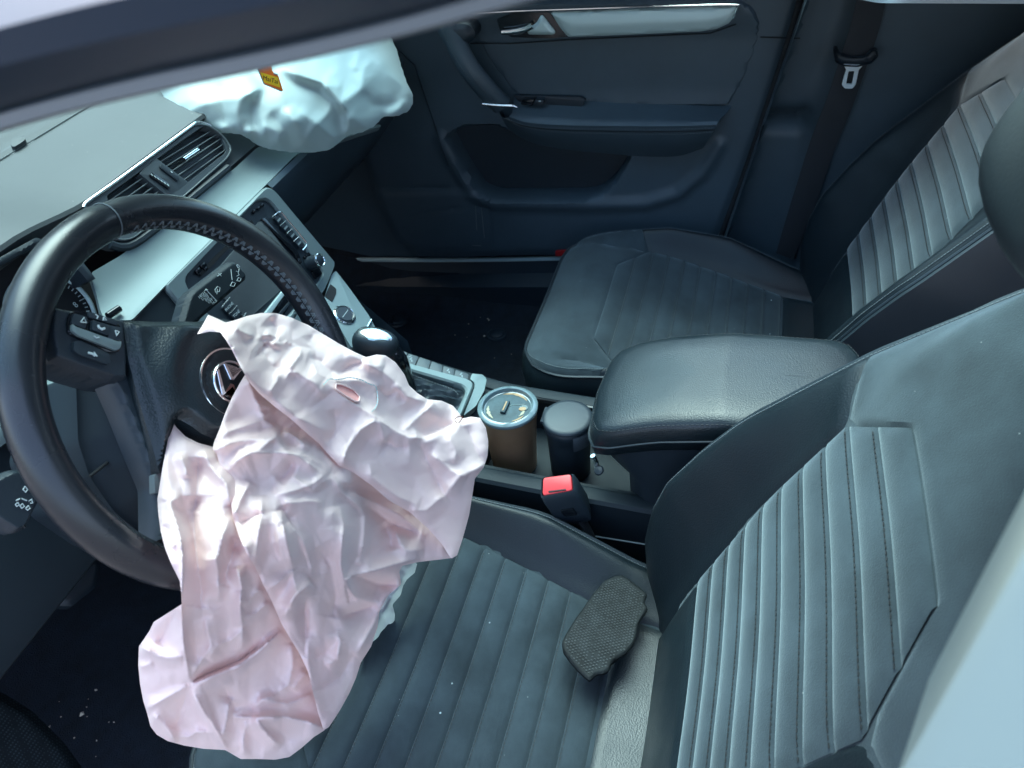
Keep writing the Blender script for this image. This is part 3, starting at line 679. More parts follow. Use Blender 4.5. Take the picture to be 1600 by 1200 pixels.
plate('button', [(473, 402), (481, 394), (486, 400), (478, 408)], PR, .003, .002, 'gloss', ster, 1); plate('button', [(485, 425), (496, 417), (502, 428), (492, 436)], PR, .003, .002, 'gloss', ster, 2)
for P, m, h in (([(400, 505), (446, 446), (451, 449), (407, 510)], 'brushed', .004), ([(432, 492), (462, 458), (464, 461), (436, 496)], 'plastic', .003), ([(449, 498), (467, 474), (470, 479), (456, 502)], 'chrome', .004), ([(410, 512), (449, 457), (462, 462), (424, 522)], 'gloss', .0015)):
    plate('control_strip', P, PR, h, .001, m, ster, 0, .0006)

# ================================================================== centre console
con = thing('centre_console', 'black centre console with silver gear surround, cup well and leather armrest', 'console', (0, .3, .02))
prof = []
def ctop(y): return I(y, [-.6, .10, .24, .36, .44, .55, .66, .72], [.285, .290, .297, .305, .322, .352, .44, .50])
ys = np.linspace(-.6, .72, 50)
def well(y): return .300 > y > -.5 and False
for x0, x1, nm in ((-.112, -.082, 'side_rail'), (.076, .106, 'side_rail')):
    rows = []
    for y in ys:
        z = ctop(y); g = .028 * sm((y - .42) / .25)
        a, b = x0, x1
        rows.append([V3(a - g * (a < 0), y, .02), V3(a - g * (a < 0), y, z - .03), V3(a - g * (a < 0), y, z - .006), V3(a + .004 - g * (a < 0), y, z - .001), V3(a + .009, y, z), V3(b - .008, y, z), V3(b - .003, y, z - .002), V3(b, y, z - .007), V3(b + g * (b > 0), y, z - .04), V3(b + g * (b > 0), y, .02)])
    grid(nm, rows, 'shroud', con)
grid('console_deck', [[(x, y, ctop(y) - .004) for x in np.linspace(-.085, .08, 6)] for y in np.linspace(.375, .72, 20)], 'shroud', con)
grid('cup_well', [[(x, y, (.235 if .125 < y < .372 and abs(x) < .076 else ctop(y) - .006)) for x in (-.084, -.077, -.0755, -.03, .03, .0755, .077, .082)] for y in (-.5, .12, .1255, .13, .2, .3, .366, .371, .376)], 'shroud', con, angle=20)
tube('well_rim', np.array([(.074, y, ctop(y) + .002) for y in np.linspace(.05, .36, 20)] + [(.066 - .03 * k, .374, ctop(.374) + .002) for k in (0, 1)]), .0035, 'gloss', con, 8)
tube('side_line', [(-.1125, y, .215 - .02 * (y < 0)) for y in np.linspace(-.3, .40, 20)], .0015, 'dimprint', con, 6)
# silver gear surround, end plate, leather boot, buttons
GO = rnd([(575, 566), (618, 565), (730, 595.5), (739, 601), (739, 609), (722, 650), (695, 690), (600, 660)], 5)
GI = rnd([(590, 590), (630, 579.5), (720, 605.5), (727, 611), (726, 619), (713, 646), (685, 670), (605, 640)], 5)
ring('gear_surround', at(GO, PG), at(GI, PG), PG[1], .007, .012, 'silver', con, 120, .003)
plate('end_plate', [(737, 586), (754, 588), (760, 595), (756, 613), (743, 637), (724, 652), (741, 608), (741, 600), (734, 595)], PG, .004, .01, 'silver', con, 2.5, .0015)
sheet('gear_boot', off2(GI, -2), PG, lambda Q, d: -.004 + .02 * sm(d / 45) + .004 * np.sin(Q[:, 0] * .12 + Q[:, 1] * .45 + 1.5 * np.sin(Q[:, 0] * .05)) * sm(d / 12), 'leather_side', con, 4)
stitches('boot_stitching', spl(at([(640, 594), (672, 606), (705, 618), (716, 628)], PG), 40) + PG[1] * .014, PG[1], 'thread', con)
T0, T1 = np.array([(618, 543), (629, 549.5), (638, 553), (655, 558.5), (674, 565), (692, 572), (711, 578), (733, 585.5)]), np.array([(622, 566), (626, 569), (627.5, 569.5), (648, 574.5), (669, 580.5), (690, 586), (708, 591), (730, 597)])
for i in range(1, 7):
    a, b, c, d = T0[i], T0[i + 1], T1[i + 1], T1[i]; q = plate('console_button', off2([a, b, c, d], .9), PG, .003, .004, 'dashdark', con, 2, .0012)
    if i in (2, 5, 6):
        X = at([(a + b + c + d) / 4], PG)[0] + PG[1] * .0032
        for k in range(2 if i > 4 else 3): box('symbol', X + V3(.004 * (k - .5), .003 * (k - .6), .0009 * (k - .6)), (1, .4 - .6 * k, 0), (0, 1, .3), PG[1], (.006, .0022, .0003), 'dimprint', q, 0)
# lower front of the centre stack: silver panel, storage slot, round switch
CF = rnd([(517, 431), (524, 424), (545, 452), (575, 494), (590, 522), (572, 540), (548, 545), (505, 470)], 3)
cp = plate('front_panel', CF, PC, .003, .03, 'silver', con, 0, .002)
plate('slot', [(506, 465), (515, 446), (524, 453), (524, 461), (518, 474)], PC, .004, 0, 'dark', cp, 2, 0)
ck = at([(537, 494)], PC)[0]; lathe('round_switch', [(0, .007), (.013, .007), (.0150, .005), (.0152, 0)], ck, PC[1], 'plastic', con, 32)
lathe('switch_bezel', [(.0148, .004), (.0165, .0065), (.0185, .005), (.019, 0)], ck, PC[1], 'chrome', con, 32)
tube('marking', [ck + V3(-.010, 0, 0) + PC[1] * .0072, ck + V3(.010, 0, 0) + PC[1] * .0072], .0005, 'print', con, 6)
tube('panel_lip', at([(563, 530), (578, 503)], PC) + PC[1] * .006, .002, 'chrome', con, 8)
link('stack_side', [(.132, .66, .47), (.134, .73, .63), (.136, .90, .60), (.150, .86, .40), (.150, .80, .03), (.135, .52, .03), (.132, .55, .35)], [(0, 1, 2, 3, 4, 5, 6)], 'door', con)
# armrest: padded lid on a dark box
lidz = lambda y: .405 + I(.19 - y, [0, .1, .17, .34], [0, .030, .044, .048])
AX0, AX1 = -.104, .088
ay = np.linspace(-.22, .186, 40); rows = []
for k, (ins_, dz) in enumerate([(.004, -.030), (.0, -.028), (-.0015, -.012), (.000, .006), (.003, .0130), (.009, .0180), (.022, .0212), (.05, .0228), (.0955, .0235)]):
    pts = []
    x0, x1, y1 = AX0 + ins_, AX1 - ins_, .190 - ins_ * 1.0
    wd = x1 - x0; c_ = min(1, wd / .12)
    yb = -.150 + ins_
    P = [((x0 + x1) / 2, yb - .002), (x0 + .03 * c_, yb), (x0 + .008 * c_, yb + .012 * c_), (x0, yb + .03 * c_), (x0, y1 - .035 * c_), (x0 + .008 * c_, y1 - .012 * c_), (x0 + .03 * c_, y1 - .001), ((x0 + x1) / 2, y1 + .003 * c_), (x1 - .03 * c_, y1 - .004 * c_), (x1 - .008 * c_, y1 - .016 * c_), (x1, y1 - .04 * c_), (x1, yb + .03 * c_), (x1 - .008 * c_, yb + .012 * c_), (x1 - .03 * c_, yb)]
    q = resample(np.array(P), 100); rows.append([(x, y, lidz(y) + dz + .004 * sm((y - .1) / .1) * -1.5) for x, y in q])
ar = grid('armrest_lid', rows, 'leather', con, True)
b_ = bmesh.new(); b_.from_mesh(ar.data); bmesh.ops.remove_doubles(b_, verts=b_.verts, dist=.0016); b_.to_mesh(ar.data); b_.free(); ar.data.shade_smooth(); ar.data.set_sharp_from_angle(angle=math.radians(60))
e = np.array(rows[3]) + V3(0, 0, .001); stitches('lid_stitching', np.array(rows[4]) + V3(0, 0, .0006), (0, 0, 1), 'dthread', ar, .006, .0035)
tube('lid_piping', np.array(rows[2]) + V3(-.0006, .0006, 0), .0018, 'leather_side', ar, 6)
rows = [[(x, y, lidz(y) - .031) for x, y in resample(np.array([(AX0 + .003, -.14), (AX0 + .003, .150), (AX0 + .03, .183), (AX1 - .03, .180), (AX1 - .004, .145), (AX1 - .004, -.14)]), 40, False)],
        [(x, y, max(.27, lidz(y) - .105)) for x, y in resample(np.array([(AX0 + .006, -.13), (AX0 + .006, .105), (AX0 + .03, .135), (AX1 - .03, .135), (AX1 - .01, .10), (AX1 - .01, -.13)]), 40, False)],
        [(x, y, .2) for x, y in resample(np.array([(AX0 + .006, -.13), (AX0 + .006, .10), (AX0 + .03, .13), (AX1 - .03, .13), (AX1 - .01, .10), (AX1 - .01, -.13)]), 40, False)]]
grid('armrest_box', rows, 'plastic', con)
tube('armrest_catch', at([(926, 712), (931, 721), (932, 730)], PX(-.075)), .004, 'chrome', con, 8)
lathe('screw_cap', [(0, .003), (.006, .002), (.0075, 0)], at([(936, 735)], PX(-.083))[0], V3(-.5, .3, .8), 'plastic', con, 20)

# ================================================================== gear selector
g = thing('gear_selector', 'gear selector with chrome topped black knob beside the wheel rim', 'gear lever', (0, .50, .36))
kc_ = at([(587, 538)], PX(-.004))[0]; ax = nrm(at([(630, 590)], PX(.0))[0] - kc_)
vs, fs = [], []; n1, n2 = 16, 28; fwd = nrm(V3(0, .93, .18)); sd_ = V3(1, 0, 0); upv = nrm(np.cross(sd_, fwd))
for i in range(n1 + 1):
    a = -math.pi / 2 + math.pi * i / n1
    for j in range(n2):
        b = 2 * math.pi * j / n2; pw = lambda x, p: math.copysign(abs(x) ** p, x)
        vs.append(kc_ + sd_ * .022 * pw(math.cos(a), .7) * pw(math.cos(b), .8) + fwd * .036 * pw(math.cos(a), .7) * pw(math.sin(b), .8) + upv * .024 * pw(math.sin(a), .8))
for i in range(n1):
    for j in range(n2): fs.append((i * n2 + j, i * n2 + (j + 1) % n2, (i + 1) * n2 + (j + 1) % n2, (i + 1) * n2 + j))
kn = link('knob', vs, fs, 'leather_side', g); fixn(kn)
cap = [(.0158 * math.cos(b), .0270 * math.sin(b)) for b in np.linspace(0, 2 * math.pi, 36, endpoint=False)]
rows = [[kc_ + sd_ * x * k + fwd * y * k + upv * h for x, y in cap] for k, h in ((1.12, .0120), (1.13, .0140), (1.08, .0170), (.95, .0205), (.7, .0232), (.4, .0246), (.02, .025))]
o = grid('knob_cap', rows, 'satin', kn, True); fixn(o)
tube('lever', spl([kc_ - fwd * .012 - upv * .005, kc_ - fwd * .03 + upv * -.02, at([(628, 585)], PX(.0))[0], at([(640, 615)], PX(.0))[0]], 16), np.linspace(.020, .013, 16), 'gloss', g, 14)
tube('lever_trim', [at([(620, 563)], PX(-.012))[0], at([(625, 557)], PX(-.004))[0]], .0022, 'chrome', g, 8)

# ================================================================== steering wheel
sw = thing('steering_wheel', 'black leather steering wheel turned to the right with torn open airbag cover', 'steering wheel', tuple(WC))
def wp(x, y, o=0): return WC + WX * x + WU * y + WN * o
th = np.linspace(0, 2 * math.pi, 128, endpoint=False); RM = .1735
rad = .0168 + .0012 * np.cos(2 * (th - .4))
rows = []
for t in th:
    dr = math.cos(t) * WX + math.sin(t) * WU; row = []
    for j in range(24):
        p = 2 * math.pi * j / 24; rr = I(t % (2 * math.pi), [0, 1.30, 1.36, 1.42, 6.3], [.0168, .0168, .0158, .0176, .0172]);
        row.append(WC + dr * (RM + rr * math.cos(p) * .97) + WN * rr * math.sin(p) * 1.10)
    rows.append(row)
rows.append(rows[0])
rim = grid('rim', rows, 'wheel', sw, True); fixn(rim)
for a0 in (1.365,):
    dr = math.cos(a0) * WX + math.sin(a0) * WU
    tube('rim_seam', [WC + dr * (RM + .0166 * math.cos(p)) + WN * .0184 * math.sin(p) for p in np.linspace(0, 2 * math.pi, 24, endpoint=False)], .0006, 'thread', rim, 6, True)
ps = 2.72; q = [];qn = []
for t in np.linspace(-.62, 1.30, 160):
    dr = math.cos(t) * WX + math.sin(t) * WU; nn = dr * math.cos(ps) + WN * math.sin(ps); q.append(WC + dr * (RM + .0167 * math.cos(ps)) + WN * .0183 * math.sin(ps)); qn.append(nn)
q, qn = np.array(q), np.array(qn)
stitches('rim_stitching', q, qn, 'thread', rim, .0046, .0045, .0006, cross=.0048)
stitches('rim_stitching', q[1:], qn[1:], 'thread', rim, .0046, .0045, .0006, cross=-.0048)
tube('rim_join', q, .0007, 'dark', rim, 5)
# airbag cover with the raised roundel
HP = [(192, 500), (240, 503), (292, 507), (340, 503), (400, 530), (440, 590), (430, 660), (385, 705), (333, 696), (300, 682), (267, 655), (258, 700), (250, 742), (236, 690), (215, 620), (200, 560)]
hubc = at([(353, 600)], WP(.02))[0]
def hubh(Q, d):
    X = at(Q, WP(.012)); r = np.linalg.norm(X - hubc, axis=1)
    return .010 * sm(d / 14) + .014 * sm((.088 - r) / .03) - .0015 * np.exp(-((r - .0335) / .0012) ** 2) - .004 * np.exp(-(dline(Q, [(300, 508), (270, 560), (262, 610), (268, 655)])[0] / 18) ** 2)
hub = sheet('airbag_cover', rnd(HP, 6), WP(.004), hubh, 'leather', sw, 4, .03)
tube('cover_crease', at([(268, 655), (262, 648)], WP(.012)) + WN * .004, .002, 'dark', hub, 6)
ha = math.radians(35); eu = math.cos(ha) * WX + math.sin(ha) * WU; er = math.sin(ha) * WX - math.cos(ha) * WU
HZ = .0285
tube('roundel', [hubc + .0325 * (math.cos(t) * WX + math.sin(t) * WU) + WN * (HZ - .021 - .0005) for t in np.linspace(0, 2 * math.pi, 64, endpoint=False)], .0011, 'chrome', hub, 8, True)
eb = hubc + WN * (HZ - .0205)
def e2(x, y, o=0): return eb + er * x + eu * y + WN * o
em = tube('emblem', [e2(.0195 * math.cos(t), .0195 * math.sin(t), .001) for t in np.linspace(0, 2 * math.pi, 64, endpoint=False)], .0017, 'chrome', hub, 8, True, flat=.8)
o = grid('emblem_back', [[e2(r * math.cos(t), r * math.sin(t), -.0006) for t in np.linspace(0, 2 * math.pi, 40, endpoint=False)] for r in (.0195, .0001)], 'gloss', hub, True)
k = .0186
for nm, L in (('emblem_letter', [(-.50, .86), (-.02, .17), (.02, .17), (.50, .86)]), ('emblem_letter', [(-.88, .44), (-.47, -.80), (-.03, -.16), (.03, -.16), (.47, -.80), (.88, .44)])):
    L = np.array(L) * k; W_ = .00155; lf, rt = [], []
    for i in range(len(L)):
        t = nrm(L[min(i + 1, len(L) - 1)] - L[max(i - 1, 0)]); nn = np.array([-t[1], t[0]]); s = W_ / max(.45, abs(nn @ np.array([-(nrm(L[min(i + 1, len(L) - 1)] - L[i]) if i < len(L) - 1 else t)[1], (nrm(L[min(i + 1, len(L) - 1)] - L[i]) if i < len(L) - 1 else t)[0]])))
        lf.append(L[i] + nn * min(s, .0022)); rt.append(L[i] - nn * min(s, .0022))
    prism(nm, [e2(x, y) for x, y in lf + rt[::-1]], WN, .0016, .0005, 'chrome', hub, .0004, 1)
# left spoke with the switch panel, lower spoke
SP = [(70, 478), (98, 484), (190, 500), (195, 560), (194, 600), (168, 598), (118, 583), (74, 566), (66, 520)]
spk = sheet('spoke', rnd(SP, 5), WP(-.006), lambda Q, d: .010 * sm(d / 9), 'plastic', sw, 2.6, .035)
PSW = WP(.0045)
plate('switch_panel', [(108, 489), (118, 486), (184, 507), (187, 530), (183, 551), (165, 551), (104, 522), (103, 506)], PSW, .003, .003, 'gloss', sw, 4, .001)
def key(P, h=.0055, m='plastic'): return plate('button', P, PSW, h, .001, m, sw, 2, .0009)
key([(110, 492), (131, 498), (128, 516), (106, 508)]); key([(133, 489), (176, 503), (178, 511), (133, 498)]); key([(163, 510), (184, 514), (184, 534), (163, 532)])
key([(138, 503), (164, 511), (162, 527), (137, 518)], .0068)
bar = plate('roller_trim', [(107, 508), (112, 513), (178, 536), (184, 535), (182, 547), (176, 550), (116, 527), (106, 519)], PSW, .006, .001, 'silver', sw, 3, .0015)
key([(112, 535), (122, 534), (166, 553), (170, 568), (164, 571), (120, 556), (111, 549)], .004)
words('marking', '\u2302' if False else 'A', at([(124, 503)], PSW)[0] + WN * .0058, WP(0)[1] * 0 + er, eu, .006, 'print', bar)
def icon(P, par, pl, o, r=.0006, m='print'): return tube('symbol', at(P, pl) + pl[1] * o, r, m, par, 5)
icon([(120, 506), (125, 499), (129, 507), (120, 506)], bar, PSW, .006); icon([(174, 519), (180, 521), (176, 527), (174, 519)], bar, PSW, .006)
icon([(146, 511), (147, 515), (152, 518), (156, 516)], bar, PSW, .0072, .0011); icon([(143, 494), (147, 497), (145, 501)], bar, PSW, .006); icon([(156, 498), (160, 503), (155, 503), (156, 498)], bar, PSW, .006)
icon([(140, 528), (144, 531), (148, 530)], bar, PSW, .0066); icon([(133, 553), (140, 555), (144, 558)], bar, PSW, .0045, .001); icon([(142, 552), (147, 559)], bar, PSW, .0045)
bpy.data.objects.remove([o for o in bar.children if o.name.startswith('marking')][0])
sheet('lower_spoke', rnd([(166, 596), (196, 575), (218, 640), (240, 712), (254, 752), (254, 850), (238, 850), (236, 762), (212, 705), (186, 640)], 4), WP(-.012), lambda Q, d: .008 * sm(d / 8), 'plastic', sw, 5, .02)
plate('spoke_trim', [(237, 742), (258, 738), (262, 768), (238, 772)], WP(-.006), .004, .004, 'slat', sw, 2)

# ================================================================== steering column with its stalks
col = thing('steering_column', 'black steering column shroud with wiper and indicator stalks', 'steering column', tuple(WC - WN * .12))
sheet('shroud', rnd([(118, 580), (200, 590), (258, 742), (262, 840), (225, 838), (178, 800), (140, 745), (122, 690)], 10), WP(-.055), lambda Q, d: .03 * sm(d / 60), 'shroud', col, 4, .08)
sheet('lower_shroud', rnd([(84, 700), (100, 650), (122, 640), (130, 700), (160, 750), (235, 785), (245, 850), (190, 840), (120, 790)], 10), WP(-.085), lambda Q, d: .02 * sm(d / 30), 'shroud', col, 4, .08)
tube('shroud_seam', at([(140, 745), (165, 725), (168, 722)], WP(-.045)), .0015, 'dark', col, 6)
lathe('ignition_ring', [(.0, .0), (.014, .0), (.016, .004), (.018, .002), (.018, -.02)], at([(172, 792)], WP(-.075))[0], V3(-.3, -.8, .3), 'plastic', col, 24)
WS = [(276, 512), (283, 487), (290, 463), (299, 453), (357, 409), (365, 409), (383, 428), (384, 436), (334, 480), (317, 494), (300, 512)]
PWS = WP(-.066); ws = sheet('wiper_stalk', rnd(WS, 5), PWS, lambda Q, d: .006 * sm(d / 6) + .0, 'shroud', col, 2, .014)
axs = nrm(at([(365, 425)], PWS)[0] - at([(310, 475)], PWS)[0]); axu = np.cross(PWS[1], axs)
for i, s in enumerate(('HIGH', 'LOW', 'INT', 'OFF', '1x')):
    words('marking', s, at([(310 + 4.3 * i, 463.5 + 3 * i)], PWS)[0] + PWS[1] * .0063, axs, axu, .0046, 'print', ws)
for P in ([(316, 455), (332, 472)], [(314, 457), (316, 454), (319, 456)], [(330, 472), (333, 472), (331, 475)], [(330, 455), (331, 459), (337, 458), (338, 452), (334, 450), (330, 455)], [(334, 454), (333, 462)],
          [(355, 423), (357, 440)], [(354, 449), (360, 450), (362, 445), (357, 443), (354, 449)], [(364, 417), (366, 421), (369, 419), (366, 416), (364, 417)], [(363, 426), (367, 428), (368, 422)], [(364, 434), (368, 432), (366, 429)], [(364, 441), (369, 442), (371, 438), (367, 436), (364, 441)], [(334, 434), (340, 430)], [(336, 430), (340, 434)]):
    icon(P, ws, PWS, .0064, .0004)
PIS = WP(-.075); IS = [(-25, 800), (-20, 752), (15, 734), (38, 736), (58, 760), (62, 778), (36, 828), (20, 834), (-10, 815)]
il = sheet('indicator_stalk', rnd(IS, 6), PIS, lambda Q, d: .007 * sm(d / 7), 'plastic', col, 2.4, .016)
for P in ([(29, 767), (32, 762), (36, 767), (33, 771), (29, 767)], [(18, 784), (24, 781)], [(17, 790), (21, 787), (23, 791), (19, 793), (17, 790)], [(24, 792), (28, 789), (31, 793), (27, 796), (24, 792)], [(33, 796), (37, 792), (40, 796), (36, 799), (33, 796)], [(27, 781), (35, 784)], [(38, 785), (42, 782), (44, 788), (40, 788)], [(44, 772), (50, 770)], [(45, 776), (52, 776)]):
    icon(P, il, PIS, .0074, .0006)
tube('stalk_groove', at([(0, 800), (34, 826)], PIS) + PIS[1] * .006, .001, 'dark', il, 6)
# ================================================================== passenger door
door = thing('car_door', 'dark passenger door seen from inside with silver strip, padded armrest and map pocket', 'car door', (.72, .45, .14))
NI = V3(-1, 0, 0)
def DP(h): return (V3(.70 - h, 0, 0), NI)
CARD = rnd([(500, -30), (1258, -30), (1205, 150), (1165, 262), (1118, 378), (1060, 396), (880, 398), (700, 400), (650, 398), (618, 372), (598, 330), (570, 250), (510, 120)], 14)
POCK = rnd([(700, 214), (722, 199), (770, 195), (840, 222), (985, 243), (962, 280), (938, 302), (915, 308), (778, 309), (752, 300), (728, 265)], 8)
def cardh(Q, d):
    h = .006 * sm(d / 12)
    r = dline(Q, [(690, 214), (712, 256), (740, 300), (772, 316), (930, 318), (1010, 316), (1060, 300), (1098, 268), (1125, 225)])
    h = h + .008 * sm(1 - r[0] / 16)
    below = dline(Q, [(600, 291), (668, 290), (737, 296)]); h = h - .003 * np.exp(-(below[0] / 2.0) ** 2) + .010 * sm((Q[:, 1] - 293) / 6) * sm((760 - Q[:, 0]) / 40) * .6
    dp = dline(Q, POCK, True)[0]; h = h - .010 * np.clip(1 - dp / 5, 0, 1) ** 2
    pl = rnd([(628, 382), (640, 340), (655, 330), (730, 320), (765, 322), (768, 384), (700, 388)], 6)
    h = h - .003 * np.exp(-(dline(Q, pl, True)[0] / 1.8) ** 2)
    return h
sheet('door_card', CARD, DP(0), cardh, 'door', door, 5, .05, angle=60, hole=POCK)
plate('door_pocket', [(660, 160), (1020, 180), (1010, 300), (940, 340), (740, 345), (690, 300)], DP(-.045), 0, .01, 'plastic', door, 0, 0)
INS = rnd([(688, 20), (760, 2), (1150, -4), (1178, 12), (1190, 36), (1188, 62), (1176, 100), (1160, 140), (1140, 168), (1000, 172), (830, 160), (800, 150), (770, 110), (735, 60)], 6)
sheet('upper_insert', INS, DP(.012), lambda Q, d: -.008 + .010 * sm(d / 6) - .006 * sm((95 - np.abs(Q[:, 1] - 100)) / 60), 'suede' if False else 'door', door, 6, .02)
tube('trim_gap', at([(735, 68), (800, 68), (893, 62), (1110, 52), (1150, 38)], DP(.0135)), .0012, 'dark', door, 6)
TS = rnd([(860, 19), (1000, 14), (1151, 9), (1149, 22), (1140, 36), (1120, 45), (1096, 49), (990, 54), (888, 58), (876, 44)], 3)
sheet('trim_strip', TS, DP(.015), lambda Q, d: .004 * sm(d / 3) + .003 * sm(d / 20), 'brushed', door, 4, .012)
tube('trim_edge', spl(at([(690, 24), (800, 18), (900, 14.5), (1040, 10), (1149, 8), (1152, 12), (1146, 28)], DP(.018)), 40), .0022, 'chrome', door, 8)
hr = plate('handle_recess', [(776, 30), (800, 20), (858, 19), (888, 57), (860, 60), (800, 58), (782, 48)], DP(.014), .001, .01, 'gloss', door, 3, 0)
lv = at([(784, 51), (800, 50), (820, 46), (832, 40)], DP(.024)); q = spl(lv, 14)
tube('door_handle', q, np.linspace(.0035, .0045, 14), 'chrome', door, 10, flat=1.4)
sheet('handle_base', rnd([(822, 47), (838, 36), (845, 24), (848, 24), (868, 50), (866, 54), (826, 54)], 2), DP(.018), lambda Q, d: .005 * sm(d / 5), 'brushed', door, 3, .006)
grid('window_pane', [[(.722 - .145 * u - .01 * u * u, y, .735 + .42 * u) for y in np.linspace(-.19, 1.25, 10)] for u in np.linspace(0, 1, 6)], 'glass', door)
# armrest: a wide padded ledge
def armrow(y0s, xo, dz=0): return y0s + V3(-xo, 0, dz)
a_top = at([(804, 150), (860, 155), (950, 160), (1040, 163), (1142, 168)], DP(.010))
a_frt = at([(800, 178), (822, 186), (870, 190), (960, 192), (1050, 192), (1122, 190)], DP(.062))
a_mid = at([(792, 184), (818, 194), (866, 199), (960, 201), (1050, 201), (1118, 199)], DP(.062))
a_bot = at([(780, 176), (800, 206), (850, 228), (960, 241), (1050, 245), (1098, 232)], DP(.022))
K = 46; t_, f_, m_, b_ = spl(a_top, K), spl(a_frt, K), spl(a_mid, K), spl(a_bot, K)
rows = [t_ + V3(.01, 0, .004), t_, t_ * .7 + f_ * .3 + V3(0, 0, -.002), t_ * .25 + f_ * .75, f_ * .95 + t_ * .05 + V3(-.002, 0, .0), f_ * .6 + m_ * .4 + V3(-.004, 0, 0), m_ + V3(-.002, 0, 0), m_ * .75 + b_ * .25 + V3(-.007, 0, 0), m_ * .4 + b_ * .6 + V3(-.007, 0, 0), b_, b_ + V3(.03, 0, .0)]
ar = grid('armrest', rows, 'door', door, angle=0); fixn(ar)
e = [r[-1] for r in rows]; 
cap_ = link('armrest_end', e, [tuple(range(len(e)))], 'door', door)
stitches('armrest_stitching', m_ + V3(-.0045, 0, .001), (-1, 0, 0), 'thread', ar, .006, .004); stitches('armrest_stitching', m_ * .86 + b_ * .14 + V3(-.0065, 0, 0), (-1, 0, 0), 'thread', ar, .006, .004)
tube('armrest_seam', m_ * .93 + b_ * .07 + V3(-.0045, 0, 0), .0009, 'dark', ar, 6)
# diagonal pull handle with its padded strap
c = at([(700, 40), (712, 58), (735, 95), (760, 130), (784, 164)], DP(.045)); cs = spl(c, 30)
cs[:, 0] -= .022 * np.sin(np.linspace(0, math.pi, 30)) * 1.0
ph = tube('pull_handle', cs, np.r_[np.linspace(.025, .022, 6), np.full(24, .022)], 'door', door, 18, flat=.75, up=V3(1, 0, 0))
sheet('handle_top', rnd([(688, 50), (688, 40), (706, 36), (732, 38), (742, 48), (742, 60), (730, 70), (712, 74), (696, 66)], 6), DP(.055), lambda Q, d: .010 * sm(d / 9), 'plastic', door, 4, .04)
for k in (-1, 1): stitches('handle_stitching', cs + V3(-.017, .009 * k, .006 * k), (-1, 0, 0), 'thread', ph, .006, .004)
tube('handle_accent', spl(at([(754, 162.5), (780, 165), (802, 165.5), (808, 168)], DP(.068)), 12), np.r_[np.full(9, .0032), .003, .0025, .0012], 'chrome', door, 10)
sp = plate('switch_panel', [(802, 149), (908, 151), (915, 156), (908, 169), (820, 167)], DP(.020), .0015, .006, 'plastic', door, 2, .001)
# the switch sits on the sloping ledge: use the ledge's own surface
for P, mm in (([(818, 154), (836, 154), (832, 163), (814, 161)], 'gloss'), ([(838, 154), (851, 155), (849, 164), (834, 163)], 'plastic')):
    plate('window_switch', P, DP(.030), .006, .012, mm, sp, 2, .001)
icon([(842, 158), (845, 158)], sp, DP(.037), 0, .0012)
plate('door_reflector', [(868, 392), (893, 391), (893, 399), (868, 400)], DP(.022), .002, .004, 'reddim', door, 1)
tube('card_joint', at([(1188, 58), (1250, 60)], DP(.0075)), .0012, 'dark', door, 6)
for P in ([(743, 322), (745, 360)], [(752, 325), (757, 372)], [(700, 382), (752, 384)]): tube('scuff', at(P, DP(.0085)), .0005, 'dimprint', door, 5)

# ================================================================== seat belt on the far pillar
belt = thing('seat_belt', 'dark seat belt hanging on the far pillar with bright metal tongue', 'seat belt', (.66, -.13, .2))
bl = at([(1368, -30), (1352, 40), (1335, 92), (1312, 160), (1284, 230), (1258, 310), (1240, 360), (1226, 400)], PX(.668)); bc = spl(bl, 40)
grid('webbing', [bc + nrm(V3(0, 1, .35)) * wv * np.r_[np.full(30, .024), np.linspace(.024, .019, 10)][:, None] + V3(dx, 0, 0) for wv, dx in ((-1, .0012), (-1, -.0008), (-.9, -.0012), (.9, -.0012), (1, -.0008), (1, .0012))], 'belt', belt)
sheet('tongue_grip', rnd([(1301, 73), (1308, 70), (1312, 82), (1330, 88), (1352, 86), (1362, 75), (1370, 74), (1372, 84), (1362, 95), (1340, 101), (1318, 100), (1305, 94)], 3), PX(.660), lambda Q, d: .0 + .005 * sm(d / 5), 'plastic', belt, 3, .012, V3(-1, 0, 0))
ring('tongue', at(rnd([(1317, 100), (1349, 101), (1342, 108), (1337, 132), (1332, 138), (1320, 138), (1315, 132), (1322, 108)], 1.5), PX(.658)), at(rnd([(1326, 111), (1335, 111), (1331, 131), (1322, 131)], 1.5), PX(.658)), V3(-1, 0, 0), .0018, .002, 'steel', belt, 64, .0006)

# ================================================================== things on the console
mug = thing('travel_mug', 'copper coloured steel tumbler with scuffed clear lid in the front cup holder', 'tumbler', (0, .328, .235))
mb = V3(-.012, .328, .236); Z = V3(0, 0, 1)
lathe('mug_body', [(.0, .001), (.033, .0), (.035, .002), (.038, .05), (.0415, .098), (.0435, .118), (.0438, .121), (.042, .1215), (.0405, .112)], mb, Z, 'copper', mug, 56)
lathe('mug_rim', [(.0425, .119), (.0445, .121), (.0450, .124), (.0442, .126), (.0425, .126)], mb, Z, 'satin', mug, 56)
ml = lathe('mug_lid', [(.0, .1225), (.034, .1225), (.0362, .1235), (.0372, .127), (.0378, .1295), (.0395, .1305), (.0425, .1298), (.0455, .1275), (.0462, .1245), (.0455, .122)], mb, Z, 'lidclear', mug, 64)
lathe('lid_plate', [(.0, .1238), (.030, .1236), (.0345, .1232)], mb, Z, 'lid', ml, 56)
td = nrm(V3(.3, -.95, 0)); tn = np.cross(Z, td)
sl_ = nrm(at([(775, 655)], PZ(.36))[0] - at([(786, 631)], PZ(.36))[0])
box('lid_slider', mb + Z * .1258 + td * -.004, sl_, np.cross(Z, sl_), Z, (.026, .008, .005), 'lid', ml, .0015)
